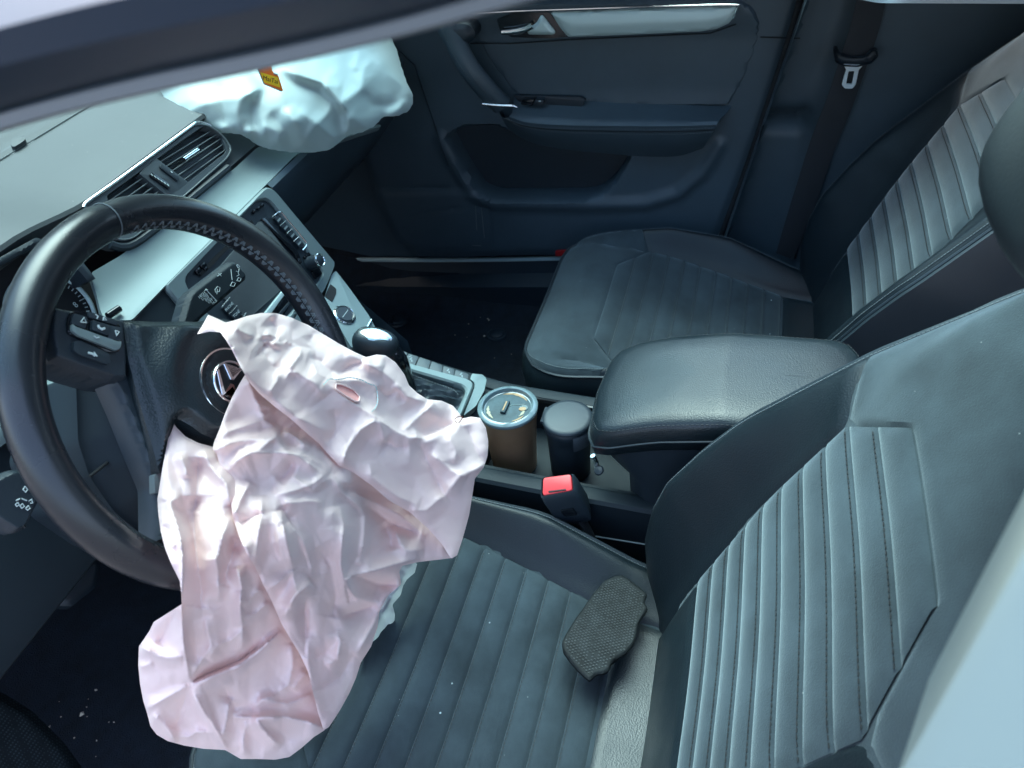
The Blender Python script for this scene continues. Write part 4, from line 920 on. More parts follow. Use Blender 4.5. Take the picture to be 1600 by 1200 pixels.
box('slider_slot', mb + Z * .1286 + td * -.004, sl_, np.cross(Z, sl_), Z, (.020, .0022, .0006), 'coffee', ml, 0)
box('lid_seam', mb + Z * .1240 + td * .013 + tn * .004, td, tn, Z, (.026, .0012, .0006), 'gloss', ml, 0)
prism('drink_hole', [mb + Z * .1242 + td * (.024 + .0062 * math.cos(t)) + tn * (-.004 + .0062 * math.sin(t)) for t in np.linspace(0, 2 * math.pi, 20, endpoint=False)], Z, .0004, .0006, 'gloss', ml, 0)
prism('coffee_stain', [mb + Z * .1243 + td * (.022 + .0055 * math.cos(t)) + tn * (-.006 + .004 * math.sin(t)) for t in np.linspace(0, 2 * math.pi, 20, endpoint=False)], Z, .0005, .0006, 'coffee', ml, 0)
for t0_, t1_, r0, wd, mm in ((-.9, .5, .0315, .0022, 'coffee'), (1.6, 2.6, .030, .0026, 'mud'), (3.6, 4.3, .0305, .0016, 'coffee'), (-2.2, -1.5, .026, .0018, 'mud')):
    tt = np.linspace(t0_, t1_, 16); ww = wd * np.sin(np.linspace(.1, 3.04, 16)) * rng.uniform(.6, 1.3, 16)
    pts = [mb + V3((r0 + w_) * math.cos(t), (r0 + w_) * math.sin(t), .1239) for t, w_ in zip(tt, ww)] + [mb + V3((r0 - w_) * math.cos(t), (r0 - w_) * math.sin(t), .1239) for t, w_ in list(zip(tt, ww))[::-1]]
    prism('coffee_stain', pts, Z, .0002, .0003, mm, ml, 0)
bin_ = thing('ash_bin', 'black lidded cup shaped car bin in the rear cup holder', 'car bin', (0, .238, .235))
bb = V3(-.006, .238, .236)
lathe('bin_body', [(.0, .001), (.029, .0), (.031, .003), (.0325, .07), (.0335, .088), (.0355, .092), (.0365, .098), (.0365, .104), (.0345, .107)], bb, Z, 'plastic', bin_, 48)
t0 = math.atan2(CAM[1] - bb[1], CAM[0] - bb[0])
arc = [bb + Z * .098 + .0372 * V3(math.cos(t), math.sin(t), 0) for t in np.linspace(t0 + .15, t0 + 1.25, 14)]
grid('bin_collar', [[p + Z * dz + (p - bb - Z * .098) * k for p in arc] for dz, k in ((-.022, .0), (-.018, .04), (.004, .06), (.0065, .02))], 'dashdark', bin_)
bl_ = lathe('bin_lid', [(.0375, .1085), (.0385, .1100), (.0383, .1125), (.036, .1150), (.030, .1162), (.0, .1165)], bb, Z, 'plastic', bin_, 48)
tube('bin_hinge', [bb + Z * .111 + V3(-.016, .036, 0), bb + Z * .111 + V3(.016, .036, 0)], .003, 'plastic', bin_, 8)

buk = thing('seat_belt_buckle', 'black seat belt buckle with red release button beside the driver seat', 'seat belt buckle', (-.125, .2, .25))
fc = at([(848, 747), (894, 741), (896, 767), (847, 776)], (V3(-.130, .226, .342), nrm((-.45, -.05, .9)))); ctr = fc.mean(0)
dn = nrm(at([(908, 815)], PX(-.128))[0] - at([(871, 759)], PX(-.130))[0])
u = nrm(fc[1] - fc[0]); v = nrm(np.cross(u, dn))
fo = ctr + (fc - ctr) * 1.12
rows = [rnd(q, .004, 3) for q in (ctr + (fo - ctr) * .9 - dn * .001, fo + dn * .0015, ctr + (fo - ctr) * 1.04 + dn * .012, ctr + (fo - ctr) * 1.02 + dn * .045, ctr + (fo - ctr) * .8 + dn * .066, ctr + (fo - ctr) * .62 + dn * .070, ctr + (fo - ctr) * .05 + dn * .071)]
hb = grid('buckle_housing', rows, 'plastic', buk, True); fixn(hb)
prism('release_button', rnd(ctr + (fc - ctr) * .93, .003), -dn, .0014, .003, 'red', buk, .0008)
sl = ctr + (fc[3] - ctr) * .70 * .5 + (fc[2] - ctr) * .70 * .5
prism('tongue_slot', [sl - u * .012 - v * .0016, sl + u * .012 - v * .0016, sl + u * .012 + v * .0016, sl - u * .012 + v * .0016], -dn, .0018, .001, 'dark', buk, 0)
mid = ctr + (fo[3] + fo[2] - 2 * ctr) / 2 * 1.03 + dn * .036
nn = nrm(np.cross(u, dn)); nn = nn if nn @ (CAM - mid) > 0 else -nn
prism('buckle_inset', rnd([mid - u * .009 - dn * .007, mid + u * .009 - dn * .007, mid + u * .009 + dn * .007, mid - u * .009 + dn * .007], .002), nn, .0022, .002, 'gloss', buk, .0006)
tube('buckle_stalk', spl([ctr + dn * .065, ctr + dn * .10, ctr + dn * .16 + V3(.0, 0, -.03)], 10), .010, 'belt', buk, 10, flat=.5)

# worn pedal rubber lying on the driver seat
PP = [(960, 900), (972, 898), (984, 905), (1000, 918), (1012, 928), (1008, 937), (1007, 942), (1013, 951), (1005, 962), (997, 975), (996, 988), (991, 1004), (980, 1018), (966, 1026), (957, 1033), (951, 1045), (942, 1049), (932, 1050), (922, 1060), (907, 1048), (893, 1034), (880, 1018), (878, 1004), (884, 992), (900, 966), (912, 950), (925, 930), (944, 908)]
PPL = (V3(-.27, .115, .279), nrm((.06, -.08, .99)))
pp = sheet('pedal_rubber', rnd(PP, 3), PPL, lambda Q, d: .0012 * np.sin(Q[:, 0] * .03) + .002 * sm(d / 2.5) - .006 * sm((Q[:, 1] - 1000) / 60), 'padrubber', None, 2.2, .004)
solo(pp, 'loose worn black rubber pedal pad with dotted tread lying on the driver seat', 'pedal pad')
A0 = at(rnd(PP, 3), PPL); u_ = nrm(A0[30] - A0[0]); v_ = nrm(np.cross(PPL[1], u_)); ctr_ = A0.mean(0); vs, fs = [], []
for i in range(-24, 25):
    for j in range(-24, 25):
        p = ctr_ + u_ * .0040 * (i + .5 * (j % 2)) + v_ * .0035 * j; q = px(p)
        if not inside(q, np.array(PP, float))[0]: continue
        dd = dline(q, np.array(PP, float), True)[0][0]
        if dd < 5 or rng.random() < .05: continue
        h0 = .0012 * math.sin(q[0, 0] * .03) + .002 - .006 * sm((q[0, 1] - 1000) / 60); b = len(vs); hh = rng.uniform(.0004, .0009)
        for r_, z_ in ((.0015, -.0004), (.0010, hh)):
            vs += [p + PPL[1] * (h0 + z_) + r_ * (math.cos(t) * u_ + math.sin(t) * v_) for t in np.linspace(0, 2 * math.pi, 6, endpoint=False)]
        fs += [tuple(b + 6 + k for k in range(6))] + [(b + k, b + (k + 1) % 6, b + 6 + (k + 1) % 6, b + 6 + k) for k in range(6)]
o = link('tread_dots', vs, fs, 'tread', pp, False); o['kind'] = 'stuff'
# hanging tag
tag = thing('hanging_tag', 'small orange and yellow tag hanging in front of the white airbag', 'tag', (0, .60, .83))
PT = (V3(.03, .60, .84), nrm((-.45, -.75, .25)))
plate('tag_body', rnd([(403, 106), (408, 104), (422, 98), (426, 113), (434, 117), (442, 142), (440, 142), (413, 131)], 1.5), PT, .0008, .0012, 'orange', tag, 0, .0004)
plate('tag_label', [(406.5, 113), (433.5, 121), (437.5, 137), (412, 128.5)], PT, .0012, 0, 'yellow', tag, 0, 0)
A_, B_, D_ = at([(407, 121), (434, 129), (406.5, 113)], PT); rt = nrm(B_ - A_); 
tw = words('tag_print', 'MaiTai', at([(422, 125)], PT)[0] + PT[1] * .0014, rt, nrm(D_ - A_), .0074, 'ink', tag)
tube('tag_edge', at([(402.5, 105.5), (407, 106.5)], PT) + PT[1] * .001, .0011, 'print', tag, 6); tube('tag_edge', at([(427, 114.5), (433.5, 117)], PT) + PT[1] * .001, .0011, 'print', tag, 6)  # pale bits standing in for glints on the tag's corners
tube('tag_edge', at([(403, 108), (412.5, 131), (440, 142.5)], PT), .0007, 'lidclear', tag, 6)
tube('tag_cord', [at([(414, 101)], PT)[0], at([(408, 80)], PT)[0] + V3(0, 0, .02), V3(.0, .585, 1.05)], .0012, 'orange', tag, 6)

# pedals and footrest in the dark footwell
ped = thing('brake_pedal', 'dark brake pedal in the shadow below the steering wheel', 'pedal', (-.36, .93, .2))
sheet('pedal_pad', rnd([(52, 938), (150, 866), (158, 886), (150, 918), (112, 948), (84, 946)], 5), (V3(-.36, .93, .22), nrm((0, -.75, .66))), lambda Q, d: .006 * sm(d / 8), 'plastic', ped, 6, .02)
tube('pedal_arm', [V3(-.34, .95, .25), V3(-.34, 1.02, .40), V3(-.34, 1.1, .55)], .010, 'plastic', ped, 8)
fr = sheet('footrest', rnd([(-60, 1060), (4, 1082), (52, 1112), (100, 1160), (140, 1215), (60, 1260), (-60, 1260)], 8), (V3(-.56, .85, .14), nrm((.1, -.75, .66))), lambda Q, d: .01 * sm(d / 20), 'rubber', None, 8, .03)
solo(fr, 'dotted rubber footrest pad at the lower left corner of the footwell', 'footrest')
for q in ((622, 500), (776, 522)):
    p = at([q], PZ(.028))[0]
    o = lathe('mat_clip', [(0, .006), (.012, .006), (.017, .004), (.0185, .001), (.024, .0006), (.026, -.004)], p, Z, 'plastic', None, 28)
    solo(o, 'round floor mat clip on the passenger carpet, ' + ('nearer the dashboard' if q[0] < 700 else 'nearer the passenger seat'), 'mat clip', 'floor mat clips')
# crumbs and grit
vs, fs = [], []
def crumb(p, s):
    b = len(vs); q = rng.uniform(.6, 1.3, 6)
    vs.extend([p + V3(s * q[0], 0, 0), p + V3(-s * q[1], 0, 0), p + V3(0, s * q[2], 0), p + V3(0, -s * q[3], 0), p + V3(0, 0, s * q[4]), p - V3(0, 0, s * .5)])
    for a in ((0, 2, 4), (2, 1, 4), (1, 3, 4), (3, 0, 4), (2, 0, 5), (1, 2, 5), (3, 1, 5), (0, 3, 5)): fs.append(tuple(b + k for k in a))
for q, z, s in [((128, 1115), .09, .005), ((76, 1137), .1, .004), ((82, 1165), .1, .004), ((95, 1162), .1, .003), ((96, 1186), .1, .003), ((150, 1078), .07, .003), ((86, 1195), .1, .009)]: crumb(at([q], PZ(z))[0], s * .8)
for k in range(13): crumb(at([(rng.uniform(60, 180), rng.uniform(1080, 1200))], PZ(.085))[0], rng.uniform(.0008, .0018))
for k in range(12): crumb(at([(rng.uniform(700, 800), rng.uniform(470, 560))], PZ(.03))[0], rng.uniform(.0008, .0017))
for q in ((762, 498), (757, 525), (764, 500)): crumb(at([q], PZ(.03))[0], .003)
o = link('floor_crumbs', vs, fs, 'crumb', None, False); o['kind'] = 'stuff'
vs, fs = [], []
for q in [(765, 973), (688, 1114), (706, 1068), (985, 435), (949, 478), (1205, 469), (963, 545), (1203, 522), (1221, 527)]: 
    P_ = at([q], PZ(.290 if q[1] > 600 else .275))[0]; crumb(P_, .0013)
o = link('seat_crumbs', vs, fs, 'print', None, False); o['kind'] = 'stuff'

# ================================================================== airbags
def crumple(Q, cell, seed):
    """origami facets: random heights on scattered points, joined by flat triangles with crisp creases"""
    r = np.random.default_rng(seed); lo, hi = Q.min(0) - cell * 1.5, Q.max(0) + cell * 1.5
    gx, gy = np.arange(lo[0], hi[0], cell), np.arange(lo[1], hi[1], cell); S = np.array([(x, y) for x in gx for y in gy]) + r.uniform(-.48, .48, (len(gx) * len(gy), 2)) * cell
    Hh = r.normal(0, 1, len(S)); t = delaunay_2d_cdt([Vector(p) for p in S], [], [], 0, 1e-4); P_ = np.array([v[:] for v in t[0]]); Hh = np.array([Hh[o[0]] if o else 0 for o in t[3]])
    out = np.zeros(len(Q))
    for f in t[2]:
        a, b, c = P_[f[0]], P_[f[1]], P_[f[2]]; dt = (b[1] - c[1]) * (a[0] - c[0]) + (c[0] - b[0]) * (a[1] - c[1])
        if abs(dt) < 1e-9: continue
        l0 = ((b[1] - c[1]) * (Q[:, 0] - c[0]) + (c[0] - b[0]) * (Q[:, 1] - c[1])) / dt; l1 = ((c[1] - a[1]) * (Q[:, 0] - c[0]) + (a[0] - c[0]) * (Q[:, 1] - c[1])) / dt; l2 = 1 - l0 - l1
        k = (l0 >= -1e-6) & (l1 >= -1e-6) & (l2 >= -1e-6); out[k] = (l0 * Hh[f[0]] + l1 * Hh[f[1]] + l2 * Hh[f[2]])[k]
    return out
def folds(Q, L):
    """L: (polyline, height in m, width on its left, width on its right); sharp ridge or crease easing out"""
    h = np.zeros(len(Q))
    for P, a, wl, wr in L:
        d, s, t = dline(Q, P); wd = np.where(s < 0, wl, wr); tp = np.clip(np.minimum(t, 1 - t) / .18, 0, 1) ** .6
        h += a * tp * (np.clip(1 - d / (wd * 2.7), 0, 1) ** 1.35 * .75 + .25 * np.exp(-d / (wd * .5)))
    return h
def rbf(ctrl, Q):
    c = np.array([(x, y) for x, y, _ in ctrl], float); z = np.array([v for *_, v in ctrl], float); k = len(c)
    ph = lambda r: r
    A = np.zeros((k + 3, k + 3)); A[:k, :k] = ph(np.hypot(c[:, None, 0] - c[None, :, 0], c[:, None, 1] - c[None, :, 1])) - np.eye(k) * 8
    A[:k, k] = 1; A[:k, k + 1:] = c / 100; A[k, :k] = 1; A[k + 1:, :k] = (c / 100).T
    w_ = np.linalg.solve(A, np.r_[z, 0, 0, 0]); B = np.hypot(Q[:, None, 0] - c[None, :, 0], Q[:, None, 1] - c[None, :, 1])
    return ph(B) @ w_[:k] + w_[k] + Q @ w_[k + 1:] / 100
def cloth(P, ctrl, L, step=3.4, cr=((70, .007, 1), (30, .0028, 2)), roll=(.014, 9), back=None, rim_free=None, grain=()):
    V, fs, O = cut(np.asarray(P, float), step); z = rbf(ctrl, V); h = folds(V, L)
    for cell, amp, seed in cr: h += amp * crumple(V, cell, seed)
    if grain:
        for k, (ang, amp) in enumerate(grain):
            c_, s_ = math.cos(math.radians(ang)), math.sin(math.radians(ang)); W_ = np.c_[(V[:, 0] * c_ + V[:, 1] * s_) / 2.6, -V[:, 0] * s_ + V[:, 1] * c_]
            h += amp * crumple(W_, 19, 77 + k + int(ctrl[0][0]))
    d = dline(V, O, True)[0]
    if rim_free is not None: d = np.minimum(1e3, np.where(np.isin(np.arange(len(V)), []), d, dline(V, rim_free)[0]))
    h = h - roll[0] * np.exp(-d / roll[1])
    return deep(V, z - h), fs
def join(name, parts, m, parent=None):
    vs, fs = [], []
    for v, f in parts: b = len(vs); vs += list(v); fs += [[i + b for i in q] for q in f]
    o = link(name, vs, fs, m, parent, angle=0); o.data.shade_smooth(); return o
bag = thing('airbag', 'crumpled pale pink deflated airbag hanging from the steering wheel over the driver seat', 'airbag', (-.36, .46, .6))
L1 = [(308, 522), (318, 505), (325, 492), (338, 497), (353, 504), (368, 500), (385, 494), (408, 489), (430, 489), (455, 496), (482, 508), (505, 522), (530, 537), (552, 549), (572, 558), (588, 554), (602, 555), (618, 566), (632, 585), (639, 602), (652, 614), (668, 624), (690, 626), (708, 634), (718, 646), (722, 654), (736, 651), (750, 653), (759, 668), (763, 690), (762, 712), (756, 730), (742, 748), (738, 775), (733, 805), (722, 845), (714, 868), (705, 873), (690, 850), (668, 825), (640, 800), (608, 782), (580, 758), (552, 738), (530, 728), (515, 712), (497, 692), (478, 676), (455, 655), (430, 636), (405, 615), (390, 598), (382, 584), (372, 566), (362, 546), (352, 530), (344, 519), (328, 518)]
c1 = [(310, 520, .690), (326, 494, .705), (350, 520, .695), (382, 586, .690), (365, 545, .690), (430, 490, .80), (400, 540, .745), (440, 560, .77), (500, 520, .85), (560, 550, .875), (610, 560, .91), (640, 602, .93), (700, 635, .985), (755, 655, .995), (762, 700, .985), (740, 760, .975), (730, 810, .97), (712, 866, .955), (680, 830, .935), (640, 795, .905), (580, 755, .845), (530, 724, .80), (480, 675, .765), (430, 632, .74), (500, 600, .80), (560, 640, .85), (620, 690, .89), (680, 740, .925), (600, 720, .87)]
z1 = lambda q: (240 + q[0] / 4, 480 + q[1] / 4)
z2 = lambda q: (480 + q[0] / 4, 500 + q[1] / 4)
F1 = [
    ([z1(q) for q in ((335, 60), (420, 130), (500, 270), (560, 400), (700, 530), (900, 690), (1110, 790))], .010, 16, 22),
    ([z1(q) for q in ((460, 90), (560, 160), (640, 190), (720, 170), (770, 190), (740, 250))], .016, 9, 14),
    ([z1(q) for q in ((560, 230), (620, 190), (680, 180), (690, 280), (740, 360), (840, 410))], -.014, 10, 10),
    ([z1(q) for q in ((680, 210), (700, 320), (800, 400), (900, 410), (1000, 470), (1070, 560))], .014, 12, 16),
    ([z1(q) for q in ((720, 70), (770, 130), (760, 220))], -.012, 8, 9), ([z1(q) for q in ((840, 390), (910, 300), (920, 250))], .010, 7, 10),
    ([z1(q) for q in ((900, 60), (1000, 170), (960, 230))], -.007, 9, 9), ([z1(q) for q in ((780, 410), (770, 470), (720, 540))], .007, 6, 10),
    ([z2(q) for q in ((0, 180), (60, 330), (160, 380), (330, 380), (430, 410), (440, 540), (390, 580))], .006, 6, 8),
    ([z2(q) for q in ((110, 380), (250, 500), (420, 600), (560, 700), (640, 735), (760, 730), (870, 690), (950, 640))], .014, 7, 22),
    ([z2(q) for q in ((600, 690), (680, 620), (760, 550), (800, 510))], .009, 7, 9), ([z2(q) for q in ((690, 730), (800, 690), (940, 640))], -.014, 12, 5),
    ([z2(q) for q in ((450, 610), (330, 690), (250, 800), (215, 920))], .011, 8, 10),
    ([z2(q) for q in ((450, 620), (480, 740), (490, 760))], .006, 6, 9), ([z2(q) for q in ((480, 760), (560, 800), (630, 790))], -.007, 7, 10),
    ([z2(q) for q in ((690, 740), (750, 880), (820, 1020), (860, 1090))], -.008, 10, 10), ([z2(q) for q in ((860, 1090), (950, 980), (1060, 930), (1110, 900))], .008, 8, 12),
    ([z2(q) for q in ((860, 1090), (740, 1190), (640, 1190))], .006, 8, 10), ([z2(q) for q in ((770, 830), (900, 940), (1000, 990))], .008, 8, 11),
    ([z2(q) for q in ((390, 880), (400, 980), (560, 1100), (700, 1160))], .007, 8, 12), ([z2(q) for q in ((170, 560), (180, 700), (120, 780))], -.005, 7, 9),
    ([z2(q) for q in ((250, 200), (360, 270), (480, 330), (560, 400), (650, 490))], .008, 7, 9), ([z2(q) for q in ((180, 340), (290, 280), (370, 260))], -.008, 7, 8), ([z2(q) for q in ((360, 240), (400, 280), (480, 290))], .008, 6, 8),
    ([z2(q) for q in ((540, 400), (620, 480), (740, 510))], .008, 6, 8), ([z2(q) for q in ((430, 420), (500, 480), (570, 440), (600, 520))], -.007, 6, 8), ([z2(q) for q in ((880, 720), (930, 820), (920, 900))], .006, 6, 9), ([z2(q) for q in ((1000, 660), (1040, 780), (1100, 900))], -.006, 8, 9),
    ([z2(q) for q in ((0, 230), (90, 260), (160, 340), (190, 350))], -.008, 8, 10)]
L2 = [(383, 585), (374, 600), (362, 622), (352, 645), (343, 670), (334, 692), (332, 702), (338, 708), (342, 722), (350, 742), (357, 760), (361, 785), (363, 805), (372, 835), (384, 862), (398, 885), (412, 915), (425, 940), (440, 975), (455, 1000), (470, 1025), (482, 1052), (490, 1085), (497, 1115), (506, 1141), (514, 1136), (530, 1112), (545, 1085), (556, 1060), (564, 1035), (580, 1010), (590, 980), (593, 955), (607, 930), (627, 913), (624, 893), (629, 884), (655, 878), (690, 874), (705, 872), (712, 850), (690, 815), (655, 780), (612, 750), (570, 715), (540, 695), (510, 660), (470, 630), (440, 610), (415, 592), (398, 584)]
c2 = [(383, 588, .720), (360, 622, .715), (334, 695, .700), (350, 742, .695), (362, 800, .680), (380, 855, .660), (410, 912, .685), (440, 975, .755), (470, 1026, .79), (490, 1085, .82), (506, 1140, .845), (556, 1060, .88), (592, 960, .93), (627, 912, .945), (660, 876, .955), (706, 872, .972), (690, 815, .975), (640, 785, .955), (600, 765, .93), (640, 800, .965), (543, 755, .79), (560, 735, .83), (530, 700, .825), (540, 690, .825), (480, 650, .80), (430, 610, .775), (400, 590, .745), (430, 720, .735), (430, 800, .700), (470, 760, .750), (480, 850, .735), (430, 870, .700), (520, 800, .775), (520, 900, .80), (560, 860, .85), (520, 1000, .83), (450, 900, .735), (600, 850, .90), (545, 760, .86)]
z3 = lambda q: (230 + q[0] / 4, 700 + q[1] / 4); z4 = lambda q: (450 + q[0] / 4, 740 + q[1] / 4); z6 = lambda q: (380 + q[0] / 4, 900 + q[1] / 4)
F2 = [
    ([z1(q) for q in ((480, 1000), (540, 940), (640, 900), (760, 810), (830, 910), (960, 930), (1110, 1020))], .013, 8, 18),
    ([z1(q) for q in ((370, 900), (480, 850), (600, 830), (700, 830), (800, 810))], .009, 7, 10), ([z1(q) for q in ((390, 840), (460, 780), (580, 740), (680, 705), (800, 770))], .007, 6, 12),
    ([z1(q) for q in ((580, 430), (640, 580), (690, 690))], .010, 7, 12), ([z1(q) for q in ((640, 600), (730, 630), (680, 700))], .006, 4, 5), ([z1(q) for q in ((810, 770), (880, 810), (970, 890))], .010, 5, 7),
    ([z1(q) for q in ((1110, 1020), (1000, 1100), (880, 1150), (760, 1170))], .008, 7, 16), ([z1(q) for q in ((880, 960), (830, 1040), (780, 1090))], -.006, 5, 9),
    ([z3(q) for q in ((500, 150), (560, 80), (640, 30), (860, 30), (940, 50), (1110, 170))], .008, 6, 14),
    ([z3(q) for q in ((640, 210), (580, 330), (530, 440))], .009, 8, 8), ([z3(q) for q in ((720, 300), (710, 420), (670, 760))], .010, 7, 14), ([z3(q) for q in ((830, 390), (880, 620), (910, 750))], .014, 7, 18),
    ([z3(q) for q in ((840, 360), (960, 580), (1030, 800))], -.010, 18, 10), ([z3(q) for q in ((850, 350), (1000, 330), (1110, 340))], .007, 6, 14), ([z3(q) for q in ((560, 590), (620, 620), (660, 760), (680, 800))], .010, 6, 10),
    ([z3(q) for q in ((750, 890), (880, 790), (910, 770), (930, 900), (840, 1060))], .008, 6, 8), ([z3(q) for q in ((1030, 840), (940, 920), (900, 1000), (840, 1070))], .012, 6, 10), ([z3(q) for q in ((990, 920), (990, 1190))], -.008, 10, 6), ([z3(q) for q in ((580, 470), (650, 440), (720, 400))], -.007, 6, 8),
    ([z4(q) for q in ((10, 10), (150, 100), (280, 10))], .006, 7, 9), ([z4(q) for q in ((280, 10), (330, 110), (440, 200), (480, 260), (470, 440), (440, 570))], .012, 10, 9),
    ([z4(q) for q in ((320, 200), (350, 330), (340, 420), (330, 570), (350, 670), (400, 640), (520, 610), (690, 560), (820, 530))], .024, 10, 16),
    ([z4(q) for q in ((370, 650), (450, 640), (560, 690), (680, 700))], -.018, 8, 10), ([z4(q) for q in ((340, 690), (420, 770), (560, 820))], .008, 8, 9),
    ([z4(q) for q in ((660, 330), (700, 440), (740, 480), (850, 480))], .010, 9, 8), ([z4(q) for q in ((590, 310), (640, 400), (650, 480))], -.010, 8, 8), ([z4(q) for q in ((480, 190), (580, 260), (680, 330), (830, 370))], -.012, 7, 8), ([z4(q) for q in ((380, 110), (560, 190), (700, 260), (860, 400))], .010, 6, 8),
    ([z4(q) for q in ((710, 690), (620, 760), (570, 830), (540, 930), (490, 1020), (420, 1140))], .012, 12, 7), ([z4(q) for q in ((560, 820), (430, 860), (330, 900))], -.010, 9, 6),
    ([z4(q) for q in ((0, 300), (90, 420), (140, 560), (150, 660))], .010, 6, 12), ([z4(q) for q in ((150, 670), (50, 760), (0, 840))], .012, 6, 10), ([z4(q) for q in ((110, 790), (110, 1150))], -.007, 8, 8), ([z4(q) for q in ((300, 980), (330, 1060), (310, 1160))], .006, 6, 8), ([z4(q) for q in ((190, 460), (260, 560), (300, 760), (280, 900))], -.012, 14, 14),
    ([z6(q) for q in ((600, 390), (590, 520), (520, 560))], .007, 6, 8), ([z6(q) for q in ((440, 520), (520, 480), (600, 400))], -.005, 6, 8), ([z6(q) for q in ((440, 730), (600, 640), (700, 480))], -.006, 8, 8), ([z6(q) for q in ((400, 400), (410, 560), (440, 740), (490, 900))], .008, 6, 12)]
L3 = [(268, 656), (276, 668), (290, 682), (310, 692), (332, 698), (350, 700), (380, 740), (400, 800), (420, 850), (440, 890), (470, 940), (505, 1000), (520, 1060), (520, 1110), (507, 1141), (490, 1152), (472, 1168), (452, 1183), (430, 1187), (400, 1186), (376, 1186), (352, 1172), (318, 1170), (288, 1165), (262, 1158), (245, 1148), (235, 1135), (230, 1115), (224, 1096), (219, 1070), (216, 1040), (217, 1010), (224, 1000), (234, 985), (240, 972), (262, 958), (284, 944), (283, 925), (281, 908), (268, 882), (258, 858), (251, 830), (247, 800), (246, 780), (250, 755), (254, 730), (260, 700)]
c3 = [(268, 658, .690), (255, 715, .672), (247, 780, .655), (252, 830, .638), (268, 880, .622), (283, 930, .632), (262, 958, .675), (220, 1005, .700), (216, 1040, .712), (224, 1096, .735), (245, 1148, .765), (290, 1165, .785), (352, 1172, .805), (400, 1186, .822), (452, 1183, .838), (506, 1140, .855), (520, 1080, .87), (480, 960, .83), (440, 900, .715), (410, 850, .690), (380, 885, .672), (345, 880, .655), (320, 893, .642), (380, 760, .705), (345, 702, .71), (300, 690, .695), (310, 760, .675), (320, 850, .648), (330, 930, .668), (310, 1000, .700), (300, 1065, .715), (360, 1000, .735), (400, 1060, .785), (330, 1120, .765), (250, 1060, .72), (300, 800, .665)]
z5 = lambda q: (200 + q[0] / 4, 900 + q[1] / 4)
F3 = [
    ([z3(q) for q in ((130, 330), (180, 450), (210, 560), (225, 700), (220, 850), (215, 980), (225, 1190))] + [(291, 1030), (296, 1066)], .020, 7, 20),
    ([z3(q) for q in ((200, 40), (240, 130), (250, 190))], .006, 5, 6), ([z3(q) for q in ((320, 60), (310, 240), (300, 400))], -.010, 14, 9), ([z3(q) for q in ((350, 10), (390, 110), (490, 220), (520, 360))], .008, 9, 6), ([z3(q) for q in ((280, 300), (300, 600), (340, 900), (330, 1000))], -.016, 18, 20),
    ([z3(q) for q in ((520, 430), (470, 560), (440, 700), (450, 960))], .012, 8, 16), ([z3(q) for q in ((350, 700), (440, 690))], .005, 5, 8), ([z3(q) for q in ((560, 560), (520, 700), (470, 860))], -.012, 10, 10), ([z3(q) for q in ((560, 740), (590, 870), (580, 1000), (600, 1110))], .012, 7, 7), ([z3(q) for q in ((600, 990), (680, 900), (720, 880))], .009, 6, 7), ([z3(q) for q in ((600, 1060), (680, 1030), (760, 960))], .010, 6, 6),
    ([z3(q) for q in ((80, 300), (140, 330), (210, 310))], .006, 5, 7), ([z3(q) for q in ((150, 620), (200, 580))], .004, 5, 5), ([z3(q) for q in ((100, 480), (160, 560), (200, 680))], -.006, 6, 7),
    ([z5(q) for q in ((80, 440), (200, 500), (290, 510), (345, 515))], .012, 7, 7), ([z5(q) for q in ((190, 430), (240, 330), (300, 220))], -.008, 8, 9), ([z5(q) for q in ((70, 570), (160, 540))], .004, 5, 6), ([z5(q) for q in ((110, 830), (200, 780), (370, 690))], .008, 6, 10), ([z5(q) for q in ((150, 860), (230, 930), (310, 1040))], .008, 7, 9), ([z5(q) for q in ((320, 1010), (390, 1000), (430, 970), (540, 980))], .007, 5, 6), ([z5(q) for q in ((380, 700), (330, 860), (290, 960))], -.006, 10, 10),
    ([z5(q) for q in ((385, 690), (520, 620), (700, 540), (870, 420), (960, 340))], .014, 4, 10), ([z5(q) for q in ((400, 660), (520, 605), (700, 530), (860, 410))], -.016, 6, 3),
    ([z5(q) for q in ((390, 700), (440, 800), (520, 920), (600, 1060), (640, 1120))], .018, 16, 5), ([z5(q) for q in ((400, 640), (430, 560), (520, 440), (480, 260))], .007, 7, 10), ([z5(q) for q in ((500, 520), (560, 430), (640, 400), (720, 330))], .007, 7, 8), ([z5(q) for q in ((700, 90), (700, 250), (720, 320), (710, 470))], .012, 7, 9),
    ([z5(q) for q in ((640, 760), (620, 880), (590, 1020))], .010, 7, 10), ([z5(q) for q in ((660, 880), (780, 885), (960, 890))], .010, 6, 8), ([z5(q) for q in ((780, 880), (860, 980), (940, 1060))], .008, 6, 8), ([z5(q) for q in ((740, 900), (720, 1020), (720, 1130))], .008, 6, 8), ([z5(q) for q in ((780, 830), (840, 770), (940, 740))], .007, 6, 8), ([z5(q) for q in ((600, 690), (640, 780), (680, 850))], -.006, 8, 8),
    ([z6(q) for q in ((60, 880), (250, 880), (400, 910), (500, 955))], .012, 6, 12), ([z6(q) for q in ((90, 770), (280, 800), (430, 740))], .007, 6, 8), ([z6(q) for q in ((300, 420), (310, 560), (280, 680), (200, 740))], .008, 8, 9), ([z6(q) for q in ((70, 890), (150, 990), (240, 1060))], .008, 6, 9), ([z6(q) for q in ((400, 590), (330, 680), (310, 720))], .006, 6, 6)]
L4 = [(640, 878), (652, 880), (648, 895), (636, 905), (630, 915), (626, 930), (613, 945), (617, 960), (616, 974), (602, 985), (588, 998), (573, 1013), (560, 1030), (545, 1030), (560, 970), (590, 920), (615, 885)]
c4 = [(645, 880, .975), (616, 960, .985), (573, 1013, .965), (545, 1030, .92), (590, 930, .96), (560, 970, .93)]
